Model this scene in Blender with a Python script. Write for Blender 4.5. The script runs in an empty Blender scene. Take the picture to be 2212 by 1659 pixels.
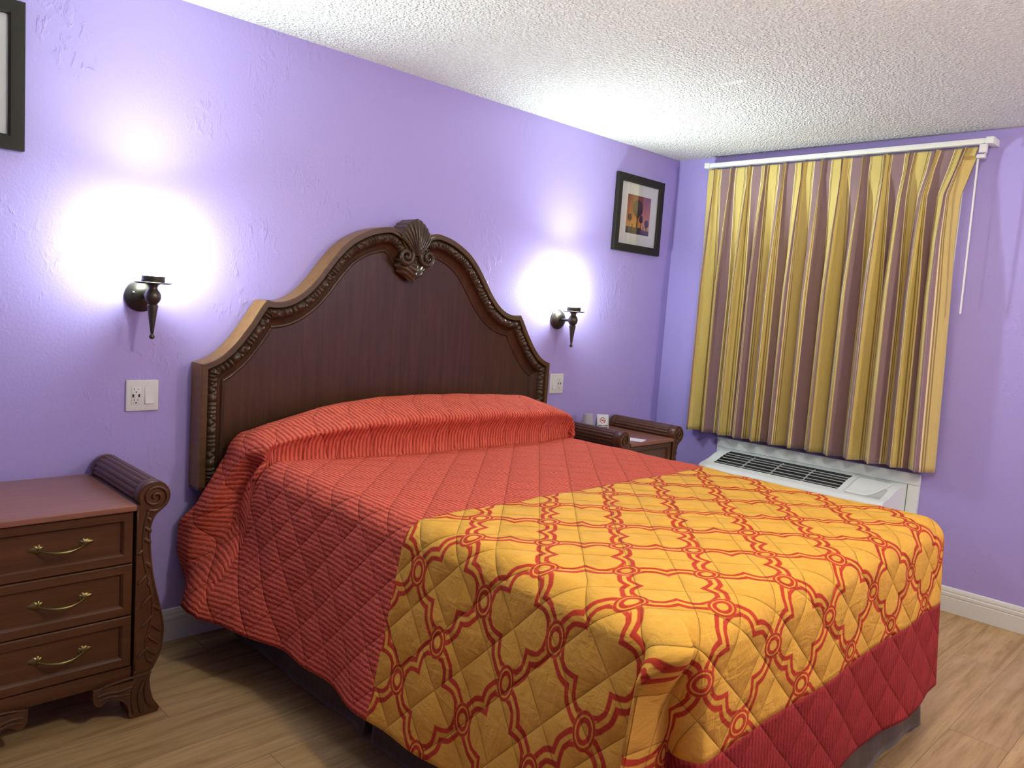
import bpy, bmesh, math, random
import numpy as np
from mathutils import Matrix, Vector

SC = bpy.context.scene
COL = SC.collection
PI = math.pi
rng = random.Random(7)

# ------------------------------------------------------------------ camera
def rot(a, b, c):
    ca, sa, cb, sb, cc, s_c = math.cos(a), math.sin(a), math.cos(b), math.sin(b), math.cos(c), math.sin(c)
    Rz = np.array([[ca, -sa, 0], [sa, ca, 0], [0, 0, 1]])
    Rx = np.array([[1, 0, 0], [0, cb, -sb], [0, sb, cb]])
    Rr = np.array([[cc, -s_c, 0], [s_c, cc, 0], [0, 0, 1]])
    return Rz @ Rx @ Rr

CAM_P = (-4.39478, -3.00695, 1.41236)
CAM_R = rot(-0.782140488, 1.47111605, 0.0696314903)
cam_data = bpy.data.cameras.new('camera')
cam = bpy.data.objects.new('camera', cam_data)
COL.objects.link(cam)
M = Matrix([[*CAM_R[0], CAM_P[0]], [*CAM_R[1], CAM_P[1]], [*CAM_R[2], CAM_P[2]], [0, 0, 0, 1]])
cam.matrix_world = M
cam_data.sensor_fit = 'HORIZONTAL'
cam_data.sensor_width = 36.0
cam_data.lens = 1671.74 / 2212 * 36.0
cam_data.clip_start = 0.02
SC.camera = cam

# ------------------------------------------------------------------ world, lights, exposure
world = bpy.data.worlds.new('night_sky')
SC.world = world
world.use_nodes = True
world.node_tree.nodes['Background'].inputs[0].default_value = (0.02, 0.03, 0.06, 1)
world.node_tree.nodes['Background'].inputs[1].default_value = 0.5

SC.view_settings.view_transform = 'Standard'
SC.view_settings.look = 'None'
SC.view_settings.gamma = 1.0
SC.view_settings.use_curve_mapping = False
SC.view_settings.exposure = 0.08
SC.cycles.use_denoising = True
SC.cycles.use_adaptive_sampling = True
SC.cycles.adaptive_threshold = 0.02
SC.cycles.max_bounces = 6
SC.cycles.diffuse_bounces = 4
SC.cycles.glossy_bounces = 4
SC.cycles.transparent_max_bounces = 8
SC.cycles.sample_clamp_indirect = 6.0
SC.cycles.caustics_reflective = False
SC.cycles.caustics_refractive = False

# two globes added out of view as fill light to brighten the room
FILL_LAMPS = [((-2.85, -2.45), 0.045, 0.118), ((-1.05, -3.95), 0.100, 0.140)]      # position, length of the stem, globe radius
FILL_STRENGTH = 112.0
FILL_COL = (1.0, 0.92, 0.72)
BULB_STRENGTH = 185.0
BEAM_POWER = 100.0
LAMP_COL = (0.84, 1.0, 0.93)

# ------------------------------------------------------------------ mesh helpers
class MB:
    def __init__(self):
        self.v = []; self.f = []; self.mi = []; self.uv = None; self.smooth = []
    def add(self, verts, faces, mi=0, smooth=False):
        o = len(self.v)
        self.v += [tuple(map(float, p)) for p in verts]
        for f in faces:
            self.f.append([i + o for i in f]); self.mi.append(mi); self.smooth.append(smooth)
        return o
    def box(self, lo, hi, bev=0.0, mi=0, seg=2, mat=None):
        bm = bmesh.new()
        bmesh.ops.create_cube(bm, size=1.0)
        for v in bm.verts:
            v.co = Vector([lo[i] + (v.co[i] + 0.5) * (hi[i] - lo[i]) for i in range(3)])
        if bev > 0:
            bmesh.ops.bevel(bm, geom=list(bm.edges), offset=bev, segments=seg, affect='EDGES', profile=0.6)
        if mat is not None:
            bm.transform(mat)
        bm.verts.index_update()
        self.add([v.co[:] for v in bm.verts], [[v.index for v in f.verts] for f in bm.faces], mi, bev > 0)
        bm.free()
    def lathe(self, prof, n=32, axis='z', origin=(0, 0, 0), mi=0, smooth=True):
        vs = []
        for (r, h) in prof:
            for k in range(n):
                a = 2 * PI * k / n
                c, s = r * math.cos(a), r * math.sin(a)
                p = {'z': (c, s, h), 'y': (c, h, s), 'x': (h, c, s)}[axis]
                vs.append((p[0] + origin[0], p[1] + origin[1], p[2] + origin[2]))
        fs = []
        for i in range(len(prof) - 1):
            for k in range(n):
                k2 = (k + 1) % n
                fs.append([i * n + k, i * n + k2, (i + 1) * n + k2, (i + 1) * n + k])
        if prof[0][0] > 1e-6: fs.append(list(range(n))[::-1])
        if prof[-1][0] > 1e-6: fs.append([(len(prof) - 1) * n + k for k in range(n)])
        self.add(vs, fs, mi, smooth)
    def tube(self, pts, rad, n=10, mi=0, flat=None, caps=True):
        P = [Vector(p) for p in pts]
        R = rad if hasattr(rad, '__len__') else [rad] * len(P)
        vs = []; up = None
        for i, p in enumerate(P):
            t = (P[min(i + 1, len(P) - 1)] - P[max(i - 1, 0)])
            if t.length < 1e-9: t = Vector((0, 0, 1))
            t.normalize()
            if up is None:
                up = Vector((0, 0, 1)) if abs(t.z) < 0.9 else Vector((0, 1, 0))
            s = t.cross(up)
            if s.length < 1e-6: s = t.orthogonal()
            s.normalize(); up = s.cross(t).normalized()
            for k in range(n):
                a = 2 * PI * k / n
                q = p + (s * math.cos(a) + up * math.sin(a) * (flat or 1.0)) * R[i]
                vs.append(q[:])
        fs = []
        for i in range(len(P) - 1):
            for k in range(n):
                k2 = (k + 1) % n
                fs.append([i * n + k, i * n + k2, (i + 1) * n + k2, (i + 1) * n + k])
        if caps:
            fs.append(list(range(n))[::-1]); fs.append([(len(P) - 1) * n + k for k in range(n)])
        self.add(vs, fs, mi, True)
    def prism(self, poly, a, b, plane='xz', mi=0, smooth=False):
        # closed outline extruded from a to b along the third axis
        def at(p, h):
            return {'xz': (p[0], h, p[1]), 'xy': (p[0], p[1], h), 'yz': (h, p[0], p[1])}[plane]
        n = len(poly)
        o = self.add([at(p, a) for p in poly] + [at(p, b) for p in poly],
                     [[i, (i + 1) % n, n + (i + 1) % n, n + i] for i in range(n)], mi, smooth)
        self.f += [[o + i for i in range(n)][::-1], [o + n + i for i in range(n)]]
        self.mi += [mi, mi]; self.smooth += [False, False]
    def grid(self, G, mi=0, smooth=True, closed_u=False):
        G = np.asarray(G); a, b = G.shape[:2]
        fs = []
        for i in range(a - 1 + (1 if closed_u else 0)):
            i2 = (i + 1) % a
            for j in range(b - 1):
                fs.append([i * b + j, i2 * b + j, i2 * b + j + 1, i * b + j + 1])
        return self.add(G.reshape(-1, 3), fs, mi, smooth)
    def sphere(self, c, r, n=14, sc=(1, 1, 1), mi=0):
        prof = [(r * math.sin(PI * i / n), -r * math.cos(PI * i / n)) for i in range(n + 1)]
        o = len(self.v)
        self.lathe(prof, n * 2, 'z', (0, 0, 0), mi)
        for i in range(o, len(self.v)):
            p = self.v[i]
            self.v[i] = (p[0] * sc[0] + c[0], p[1] * sc[1] + c[1], p[2] * sc[2] + c[2])
    def build(self, name, mats, parent=None, sharp=35, loc=None, uv=None, fixn=True):
        me = bpy.data.meshes.new(name)
        me.from_pydata(self.v, [], self.f)
        for m in (mats if isinstance(mats, (list, tuple)) else [mats]):
            me.materials.append(m)
        me.polygons.foreach_set('material_index', self.mi)
        if fixn:
            bm = bmesh.new(); bm.from_mesh(me)
            bmesh.ops.remove_doubles(bm, verts=bm.verts, dist=1e-6)
            bmesh.ops.recalc_face_normals(bm, faces=bm.faces)
            bm.to_mesh(me); bm.free()
            me.polygons.foreach_set('use_smooth', [True] * len(me.polygons))
        else:
            me.polygons.foreach_set('use_smooth', self.smooth)
        if sharp is not None:
            me.set_sharp_from_angle(angle=math.radians(sharp))
        if uv is not None:
            lay = me.uv_layers.new(name='cloth')
            li = np.zeros(len(me.loops), dtype=np.int32)
            me.loops.foreach_get('vertex_index', li)
            lay.data.foreach_set('uv', np.asarray(uv, dtype=np.float32)[li].ravel())
        me.update()
        o = bpy.data.objects.new(name, me)
        COL.objects.link(o)
        if parent is not None:
            o.parent = parent
        if loc is not None:
            o.location = loc
        return o

def tag(o, label, cat, group=None):
    o['label'] = label; o['category'] = cat
    if group: o['group'] = group
    return o
def struct(o):
    o['kind'] = 'structure'; return o
def thing(name, label, cat, loc=(0, 0, 0), group=None):
    o = bpy.data.objects.new(name, None); COL.objects.link(o)
    o.location = loc; o.empty_display_size = 0.05
    return tag(o, label, cat, group)
def copy_tree(o, parent=None):
    c = o.copy(); COL.objects.link(c)
    if parent is not None: c.parent = parent
    for ch in list(o.children): copy_tree(ch, c)
    return c
def lin(r, g, b):
    f = lambda c: (c / 12.92) if c <= 0.04045 else ((c + 0.055) / 1.055) ** 2.4
    return (f(r / 255), f(g / 255), f(b / 255), 1.0)

# ------------------------------------------------------------------ material helpers
class NT:
    def __init__(self, name):
        self.m = bpy.data.materials.new(name); self.m.use_nodes = True
        self.t = self.m.node_tree; self.n = self.t.nodes; self.l = self.t.links
        self.b = self.n['Principled BSDF']
    def new(self, typ, **kw):
        nd = self.n.new(typ)
        for k, v in kw.items(): setattr(nd, k, v)
        return nd
    def link(self, a, b): self.l.new(a, b)
    def put(self, sock, x):
        if hasattr(x, 'is_output') or isinstance(x, bpy.types.NodeSocket): self.l.new(x, sock)
        else: sock.default_value = x
    def math(self, op, a, b=None, c=None):
        nd = self.new('ShaderNodeMath', operation=op)
        self.put(nd.inputs[0], a)
        if b is not None: self.put(nd.inputs[1], b)
        if c is not None: self.put(nd.inputs[2], c)
        return nd.outputs[0]
    def mix(self, fac, a, b, mode='MIX'):
        nd = self.new('ShaderNodeMix', data_type='RGBA', blend_type=mode)
        self.put(nd.inputs[0], fac); self.put(nd.inputs[6], a); self.put(nd.inputs[7], b)
        return nd.outputs[2]
    def coord(self, kind='Object', scale=(1, 1, 1), rotz=0.0, rotv=None):
        tc = self.new('ShaderNodeTexCoord'); mp = self.new('ShaderNodeMapping')
        mp.inputs['Scale'].default_value = scale
        mp.inputs['Rotation'].default_value = rotv or (0, 0, rotz)
        self.link(tc.outputs[kind], mp.inputs['Vector']); return mp.outputs[0]
    def noise(self, vec, scale, detail=3.0, rough=0.5, dist=0.0):
        nd = self.new('ShaderNodeTexNoise')
        self.link(vec, nd.inputs['Vector'])
        nd.inputs['Scale'].default_value = scale; nd.inputs['Detail'].default_value = detail
        nd.inputs['Roughness'].default_value = rough; nd.inputs['Distortion'].default_value = dist
        return nd.outputs[0]
    def voronoi(self, vec, scale, feature='F1'):
        nd = self.new('ShaderNodeTexVoronoi', feature=feature)
        self.link(vec, nd.inputs['Vector']); nd.inputs['Scale'].default_value = scale
        return nd.outputs['Distance']
    def ramp(self, fac, stops):
        nd = self.new('ShaderNodeValToRGB')
        el = nd.color_ramp.elements
        while len(el) > 1: el.remove(el[-1])
        el[0].position, el[0].color = stops[0][0], stops[0][1]
        for p, c in stops[1:]:
            e = el.new(p); e.color = c
        self.link(fac, nd.inputs[0]); return nd.outputs[0]
    def range(self, x, a, b, c=0.0, d=1.0, smooth=False):
        nd = self.new('ShaderNodeMapRange')
        if smooth: nd.interpolation_type = 'SMOOTHSTEP'
        self.put(nd.inputs[0], x)
        for i, v in zip((1, 2, 3, 4), (a, b, c, d)): nd.inputs[i].default_value = v
        return nd.outputs[0]
    def bump(self, h, strength=0.3, dist=0.01, prev=None):
        nd = self.new('ShaderNodeBump'); nd.inputs['Strength'].default_value = strength
        nd.inputs['Distance'].default_value = dist
        self.link(h, nd.inputs['Height'])
        if prev is not None: self.link(prev, nd.inputs['Normal'])
        self.link(nd.outputs[0], self.b.inputs['Normal']); return nd.outputs[0]
    def set(self, color=None, rough=None, metal=None, spec=None, sheen=None, coat=None):
        if color is not None: self.put(self.b.inputs['Base Color'], color)
        if rough is not None: self.put(self.b.inputs['Roughness'], rough)
        if metal is not None: self.b.inputs['Metallic'].default_value = metal
        if spec is not None: self.b.inputs['Specular IOR Level'].default_value = spec
        if sheen is not None:
            self.b.inputs['Sheen Weight'].default_value = sheen; self.b.inputs['Sheen Roughness'].default_value = 0.5
        if coat is not None:
            self.b.inputs['Coat Weight'].default_value = coat; self.b.inputs['Coat Roughness'].default_value = 0.15
        return self

def plain(name, color, rough=0.5, metal=0.0, spec=0.5, coat=None):
    k = NT(name)
    v = k.coord('Object')
    n = k.noise(v, 60, 2)
    k.set(color=k.mix(k.range(n, 0.3, 0.7, 0.0, 0.10), color, (color[0] * .8, color[1] * .8, color[2] * .8, 1)),
          rough=rough, metal=metal, spec=spec, coat=coat)
    return k.m

def mat_wall():
    k = NT('lavender_wall_paint')
    v = k.coord('Object')
    big = k.noise(v, 1.3, 3)
    peel = k.noise(v, 95, 2, 0.5)
    patch = k.range(k.noise(v, 2.6, 3, 0.6), 0.50, 0.66, 0.0, 1.0, True)
    vs = k.coord('Object', (1, 1, 0.55), rotv=(0.0, 0.5, 0.0))
    knock = k.range(k.noise(vs, 34, 4, 0.55, 0.4), 0.50, 0.66, 0.0, 1.0, True)
    h = k.math('ADD', k.math('MULTIPLY', knock, k.math('MULTIPLY', patch, 0.9)), k.math('MULTIPLY', peel, 0.28))
    h = k.math('ADD', h, k.math('MULTIPLY', k.noise(v, 9, 3), 0.35))
    k.set(color=k.mix(k.range(big, 0.3, 0.7), (0.415, 0.345, 0.740, 1), (0.397, 0.330, 0.715, 1)), rough=0.38, spec=0.35)
    k.bump(h, 0.32, 0.006)
    return k.m
def mat_ceiling():
    k = NT('popcorn_ceiling')
    v = k.coord('Object')
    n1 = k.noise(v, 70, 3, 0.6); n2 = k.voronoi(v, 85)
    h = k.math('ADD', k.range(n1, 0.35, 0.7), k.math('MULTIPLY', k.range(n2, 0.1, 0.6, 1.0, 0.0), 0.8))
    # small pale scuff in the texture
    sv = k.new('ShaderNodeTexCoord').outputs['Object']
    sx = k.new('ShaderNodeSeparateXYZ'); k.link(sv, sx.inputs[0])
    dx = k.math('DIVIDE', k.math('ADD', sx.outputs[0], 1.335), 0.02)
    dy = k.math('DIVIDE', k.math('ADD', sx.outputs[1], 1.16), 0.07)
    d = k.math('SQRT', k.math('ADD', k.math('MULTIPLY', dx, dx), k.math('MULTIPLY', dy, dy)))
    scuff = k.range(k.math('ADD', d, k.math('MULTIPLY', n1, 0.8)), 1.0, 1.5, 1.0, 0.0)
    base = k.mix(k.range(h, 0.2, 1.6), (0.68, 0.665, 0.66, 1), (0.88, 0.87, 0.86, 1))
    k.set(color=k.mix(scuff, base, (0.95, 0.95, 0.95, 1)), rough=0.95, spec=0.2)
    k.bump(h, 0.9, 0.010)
    return k.m
def mat_floor():
    k = NT('laminate_floor')
    tc = k.new('ShaderNodeTexCoord').outputs['Object']
    s = k.new('ShaderNodeSeparateXYZ'); k.link(tc, s.inputs[0])
    row = k.math('FLOOR', k.math('DIVIDE', s.outputs[1], 0.19))
    xo = k.math('ADD', s.outputs[0], k.math('MULTIPLY', k.math('FRACT', k.math('MULTIPLY', row, 0.377)), 1.2))
    plank = k.math('FLOOR', k.math('DIVIDE', xo, 1.2))
    wn = k.new('ShaderNodeTexWhiteNoise', noise_dimensions='2D')
    cb = k.new('ShaderNodeCombineXYZ'); k.link(row, cb.inputs[0]); k.link(plank, cb.inputs[1]); k.link(cb.outputs[0], wn.inputs['Vector'])
    cv = k.new('ShaderNodeCombineXYZ')
    k.link(k.math('MULTIPLY', s.outputs[0], 1.6), cv.inputs[0]); k.link(k.math('MULTIPLY', s.outputs[1], 17.0), cv.inputs[1])
    k.link(k.math('MULTIPLY', wn.outputs['Value'], 40.0), cv.inputs[2])
    g = k.noise(cv.outputs[0], 1.5, 5, 0.6, 0.6); g2 = k.noise(cv.outputs[0], 6.0, 4, 0.6)
    col = k.ramp(g, [(0.30, (0.300, 0.180, 0.070, 1)), (0.48, (0.450, 0.290, 0.125, 1)), (0.68, (0.530, 0.360, 0.175, 1))])
    col = k.mix(k.range(g2, 0.5, 0.75, 0, 0.40), col, (0.200, 0.125, 0.060, 1))
    col = k.mix(k.math('MULTIPLY', wn.outputs['Value'], 0.22), col, (0.22, 0.16, 0.10, 1))
    fy = k.math('FRACT', k.math('DIVIDE', s.outputs[1], 0.19)); fx = k.math('FRACT', k.math('DIVIDE', xo, 1.2))
    e = k.math('MAXIMUM', k.math('LESS_THAN', fy, 0.012), k.math('LESS_THAN', fx, 0.0025))
    col = k.mix(k.math('MULTIPLY', e, 0.55), col, (0.05, 0.035, 0.02, 1))
    k.set(color=col, rough=k.range(g, 0.3, 0.7, 0.52, 0.42), spec=0.3)
    k.bump(k.math('SUBTRACT', g, e), 0.08, 0.004)
    return k.m
def mat_wood(name, dark, light, axis='z', rough=0.32, coat=0.25, gs=1.0):
    k = NT(name)
    sc = {'z': (28, 28, 1.6), 'x': (1.6, 28, 28), 'y': (28, 1.6, 28)}[axis]
    v = k.coord('Object', tuple(c * gs for c in sc))
    n = k.noise(v, 1.6, 5, 0.62, 0.5); fine = k.noise(v, 7.0, 3, 0.6)
    col = k.ramp(n, [(0.28, dark), (0.55, tuple((dark[i] + light[i]) / 2 for i in range(3)) + (1,)), (0.75, light)])
    col = k.mix(k.range(fine, 0.55, 0.75, 0, 0.4), col, tuple(c * 0.45 for c in dark[:3]) + (1,))
    k.set(color=col, rough=rough, spec=0.35, coat=coat*0.5)
    k.bump(n, 0.05, 0.002)
    return k.m
def cloth_uv(k):
    uv = k.new('ShaderNodeUVMap', uv_map='cloth')
    s = k.new('ShaderNodeSeparateXYZ'); k.link(uv.outputs[0], s.inputs[0])
    return uv.outputs[0], s.outputs[0], s.outputs[1]
def quilt(k, X, Y, step=0.118):
    a = k.math('ABSOLUTE', k.math('SINE', k.math('MULTIPLY', k.math('ADD', X, k.math('MULTIPLY', Y, 1.05)), PI / (step * 1.4142))))
    b = k.math('ABSOLUTE', k.math('SINE', k.math('MULTIPLY', k.math('SUBTRACT', X, k.math('MULTIPLY', Y, 1.05)), PI / (step * 1.4142))))
    puff = k.math('MULTIPLY', k.math('POWER', a, 0.38), k.math('POWER', b, 0.38))
    line = k.range(k.math('MINIMUM', a, b), 0.012, 0.04, 1.0, 0.0)
    return puff, line
def wrinkle(k, uvv, X, Y, sx, sy):
    cv = k.new('ShaderNodeCombineXYZ')
    k.link(k.math('MULTIPLY', X, sx), cv.inputs[0]); k.link(k.math('MULTIPLY', Y, sy), cv.inputs[1])
    return k.noise(cv.outputs[0], 1.0, 3, 0.55, 0.8)
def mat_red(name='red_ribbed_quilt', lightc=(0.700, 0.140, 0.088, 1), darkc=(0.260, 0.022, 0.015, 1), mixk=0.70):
    k = NT(name)
    uvv, X, Y = cloth_uv(k)
    puff, line = quilt(k, X, Y)
    wob = k.noise(uvv, 26, 2); wob2 = k.noise(uvv, 120, 2)
    ph = k.math('ADD', k.math('MULTIPLY', X, 2 * PI / 0.0165), k.math('MULTIPLY', k.math('SUBTRACT', wob, 0.5), 2.6))
    st = k.math('ADD', k.math('SINE', ph), k.math('MULTIPLY', k.math('SUBTRACT', wob2, 0.5), 3.4))
    dk = k.range(st, -0.75, 0.35, 1.0, 0.0, True)
    cv = k.new('ShaderNodeCombineXYZ')
    k.link(k.math('MULTIPLY', X, 260.0), cv.inputs[0]); k.link(k.math('MULTIPLY', Y, 24.0), cv.inputs[1])
    ik = k.noise(cv.outputs[0], 1.0, 2, 0.6)
    col = k.mix(k.math('MULTIPLY', dk, mixk), lightc, darkc)
    col = k.mix(k.range(ik, 0.52, 0.70, 0, 0.35), col, (0.250, 0.024, 0.018, 1))
    col = k.mix(k.math('MULTIPLY', line, 0.35), col, (0.19, 0.015, 0.01, 1))
    k.set(color=col, rough=0.85, spec=0.10)
    w = wrinkle(k, uvv, X, Y, 34, 15)
    h = k.math('ADD', k.math('MULTIPLY', puff, 1.0), k.math('ADD', k.math('MULTIPLY', st, 0.06), k.math('MULTIPLY', w, 0.6)))
    k.bump(h, 0.8, 0.014)
    return k.m
def mat_gold():
    k = NT('gold_trellis_quilt')
    uvv, X, Y = cloth_uv(k)
    puff, line = quilt(k, X, Y)
    X1 = k.math('DIVIDE', k.math('SUBTRACT', X, -2.994), 0.307)
    Y1 = k.math('DIVIDE', k.math('SUBTRACT', Y, -2.030), 0.272)
    p = k.math('ADD', X1, Y1); q = k.math('SUBTRACT', X1, Y1)
    def family(p, q):
        n = k.math('ROUND', q); m = k.math('FLOOR', p); t = k.math('FRACT', p)
        par = k.math('FLOORED_MODULO', k.math('ADD', m, n), 2.0)           # 0 or 1
        sgn = k.math('SUBTRACT', k.math('MULTIPLY', par, 2.0), 1.0)
        tau = k.math('MINIMUM', t, k.math('SUBTRACT', 1.0, t))
        c1 = k.math('MAXIMUM', k.math('SUBTRACT', 1.0, k.math('DIVIDE', tau, 0.24)), 0.0)
        c2 = k.math('MAXIMUM', k.math('SUBTRACT', 1.0, k.math('DIVIDE', k.math('SUBTRACT', 0.5, tau), 0.17)), 0.0)
        d = k.math('SUBTRACT', 0.045, k.math('ADD', k.math('MULTIPLY', k.math('MULTIPLY', c1, c1), 0.21), k.math('MULTIPLY', k.math('POWER', c2, 1.5), 0.098)))
        dd = k.math('ADD', k.math('MULTIPLY', c1, 2 * 0.21 / 0.24), k.math('MULTIPLY', k.math('POWER', c2, 0.5), 1.0))
        de = k.math('SUBTRACT', k.math('SUBTRACT', q, n), k.math('MULTIPLY', sgn, d))
        return k.math('DIVIDE', k.math('ABSOLUTE', de), k.math('SQRT', k.math('ADD', 1.0, k.math('MULTIPLY', dd, dd))))
    D = k.math('MINIMUM', family(p, q), family(q, p))
    # the rings at the crossings
    pr = k.math('SUBTRACT', p, k.math('ROUND', p)); qr = k.math('SUBTRACT', q, k.math('ROUND', q))
    ex = k.math('MULTIPLY', k.math('ADD', pr, qr), 0.62); ey = k.math('MULTIPLY', k.math('SUBTRACT', pr, qr), 0.80)
    R = k.math('SQRT', k.math('ADD', k.math('MULTIPLY', ex, ex), k.math('MULTIPLY', ey, ey)))
    step = lambda x, a: k.range(x, a - 0.006, a + 0.006, 1.0, 0.0)
    red = k.math('SUBTRACT', step(D, 0.086), step(D, 0.026))
    ring_in = step(R, 0.178)
    ringred = k.math('SUBTRACT', k.math('ADD', k.math('SUBTRACT', step(R, 0.178), step(R, 0.140)), step(R, 0.122)), step(R, 0.070))
    red = k.math('ADD', k.math('MULTIPLY', red, k.math('SUBTRACT', 1.0, ring_in)), k.math('MULTIPLY', ringred, ring_in))
    weave = k.noise(uvv, 300, 2)
    gold = k.mix(k.range(k.noise(uvv, 12, 3), 0.35, 0.7), (0.740, 0.405, 0.066, 1), (0.665, 0.348, 0.050, 1))
    redc = k.mix(k.range(weave, 0.3, 0.7), (0.520, 0.050, 0.022, 1), (0.400, 0.034, 0.016, 1))
    col = k.mix(k.math('MINIMUM', red, 1.0), gold, redc)
    col = k.mix(k.math('MULTIPLY', line, 0.42), col, (0.26, 0.10, 0.012, 1))
    k.set(color=col, rough=0.75, spec=0.12)
    w = wrinkle(k, uvv, X, Y, 9, 26); w2 = wrinkle(k, uvv, X, Y, 30, 14)
    h = k.math('ADD', puff, k.math('ADD', k.math('MULTIPLY', w, 0.55), k.math('MULTIPLY', w2, 0.45)))
    k.bump(h, 0.8, 0.016)
    return k.m
def mat_curtain():
    k = NT('striped_curtain')
    uvv, X, Y = cloth_uv(k)
    per = 0.128
    f = k.math('FRACT', k.math('DIVIDE', X, per))
    mauve = (0.245, 0.150, 0.163, 1); gold = (0.640, 0.500, 0.150, 1); cream = (0.860, 0.720, 0.360, 1); olive = (0.270, 0.185, 0.048, 1)
    nd = k.new('ShaderNodeValToRGB'); nd.color_ramp.interpolation = 'CONSTANT'
    stops = [(0.0, gold), (0.30, olive), (0.335, gold), (0.365, olive), (0.385, cream), (0.42, mauve),
             (0.84, cream), (0.875, olive), (0.90, gold), (0.92, olive), (0.945, gold)]
    el = nd.color_ramp.elements
    el[0].position, el[0].color = stops[0]
    el[1].position, el[1].color = stops[1]
    for p_, c_ in stops[2:]:
        e = el.new(p_); e.color = c_
    k.link(f, nd.inputs[0])
    cv = k.new('ShaderNodeCombineXYZ')
    k.link(k.math('MULTIPLY', X, 220.0), cv.inputs[0]); k.link(k.math('MULTIPLY', Y, 14.0), cv.inputs[1])
    slub = k.noise(cv.outputs[0], 1.0, 3, 0.6)
    col = k.mix(k.range(slub, 0.35, 0.75, 0.0, 0.18), nd.outputs[0], (0.30, 0.20, 0.10, 1))
    k.set(color=col, rough=0.5, spec=0.35, sheen=0.3)
    k.bump(k.math('ADD', slub, k.math('MULTIPLY', wrinkle(k, uvv, X, Y, 22, 9), 2.0)), 0.25, 0.004)
    return k.m
def mat_skirt():
    k = NT('brown_skirt_fabric')
    v = k.coord('Object', (40, 40, 6)); n = k.noise(v, 2.0, 3, 0.6)
    k.set(color=k.mix(k.range(n, 0.3, 0.7), (0.060, 0.040, 0.026, 1), (0.092, 0.064, 0.042, 1)), rough=0.85, spec=0.2, sheen=0.15)
    k.bump(n, 0.15, 0.004)
    return k.m
def mat_emit(name, col, s):
    k = NT(name)
    k.set(color=(0.9, 0.9, 0.9, 1), rough=0.4)
    v = k.coord('Object'); n = k.noise(v, 3, 1)
    k.put(k.b.inputs['Emission Color'], (*col, 1))
    k.put(k.b.inputs['Emission Strength'], k.range(n, 0, 1, s * 0.98, s * 1.02))
    return k.m
def mat_glass_thin(name, tint=(1, 1, 1, 1), base_refl=0.05):
    k = NT(name)
    tr = k.new('ShaderNodeBsdfTransparent'); tr.inputs[0].default_value = tint
    gl = k.new('ShaderNodeBsdfGlossy'); gl.inputs['Roughness'].default_value = 0.03
    lw = k.new('ShaderNodeLayerWeight'); lw.inputs[0].default_value = 0.25
    mx = k.new('ShaderNodeMixShader')
    k.link(k.math('ADD', k.math('MULTIPLY', lw.outputs['Fresnel'], 0.25), base_refl * 0.5), mx.inputs[0])
    k.link(tr.outputs[0], mx.inputs[1]); k.link(gl.outputs[0], mx.inputs[2])
    k.link(mx.outputs[0], k.n['Material Output'].inputs['Surface'])
    return k.m
def mat_cup():
    k = NT('frosted_plastic')
    k.set(color=(0.86, 0.85, 0.88, 1), rough=0.25, spec=0.5)
    v = k.coord('Object', (1, 1, 0.3)); n = k.noise(v, 60, 2)
    k.b.inputs['Transmission Weight'].default_value = 0.55
    k.b.inputs['IOR'].default_value = 1.08
    k.bump(n, 0.2, 0.003)
    return k.m
def mat_print():
    k = NT('sunset_print')
    tc = k.new('ShaderNodeTexCoord').outputs['Object']
    s = k.new('ShaderNodeSeparateXYZ'); k.link(tc, s.inputs[0])
    z = s.outputs[2]
    n = k.noise(k.coord('Object', (6, 1, 2)), 8, 3)
    f = k.math('ADD', k.range(z, -0.12, 0.12), k.math('MULTIPLY', k.math('SUBTRACT', n, 0.5), 0.1))
    col = k.ramp(f, [(0.0, (0.60, 0.30, 0.03, 1)), (0.20, (0.62, 0.27, 0.03, 1)), (0.42, (0.50, 0.155, 0.03, 1)), (0.70, (0.34, 0.085, 0.035, 1)), (1.0, (0.20, 0.05, 0.03, 1))])
    k.set(color=col, rough=0.4)
    return k.m

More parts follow.
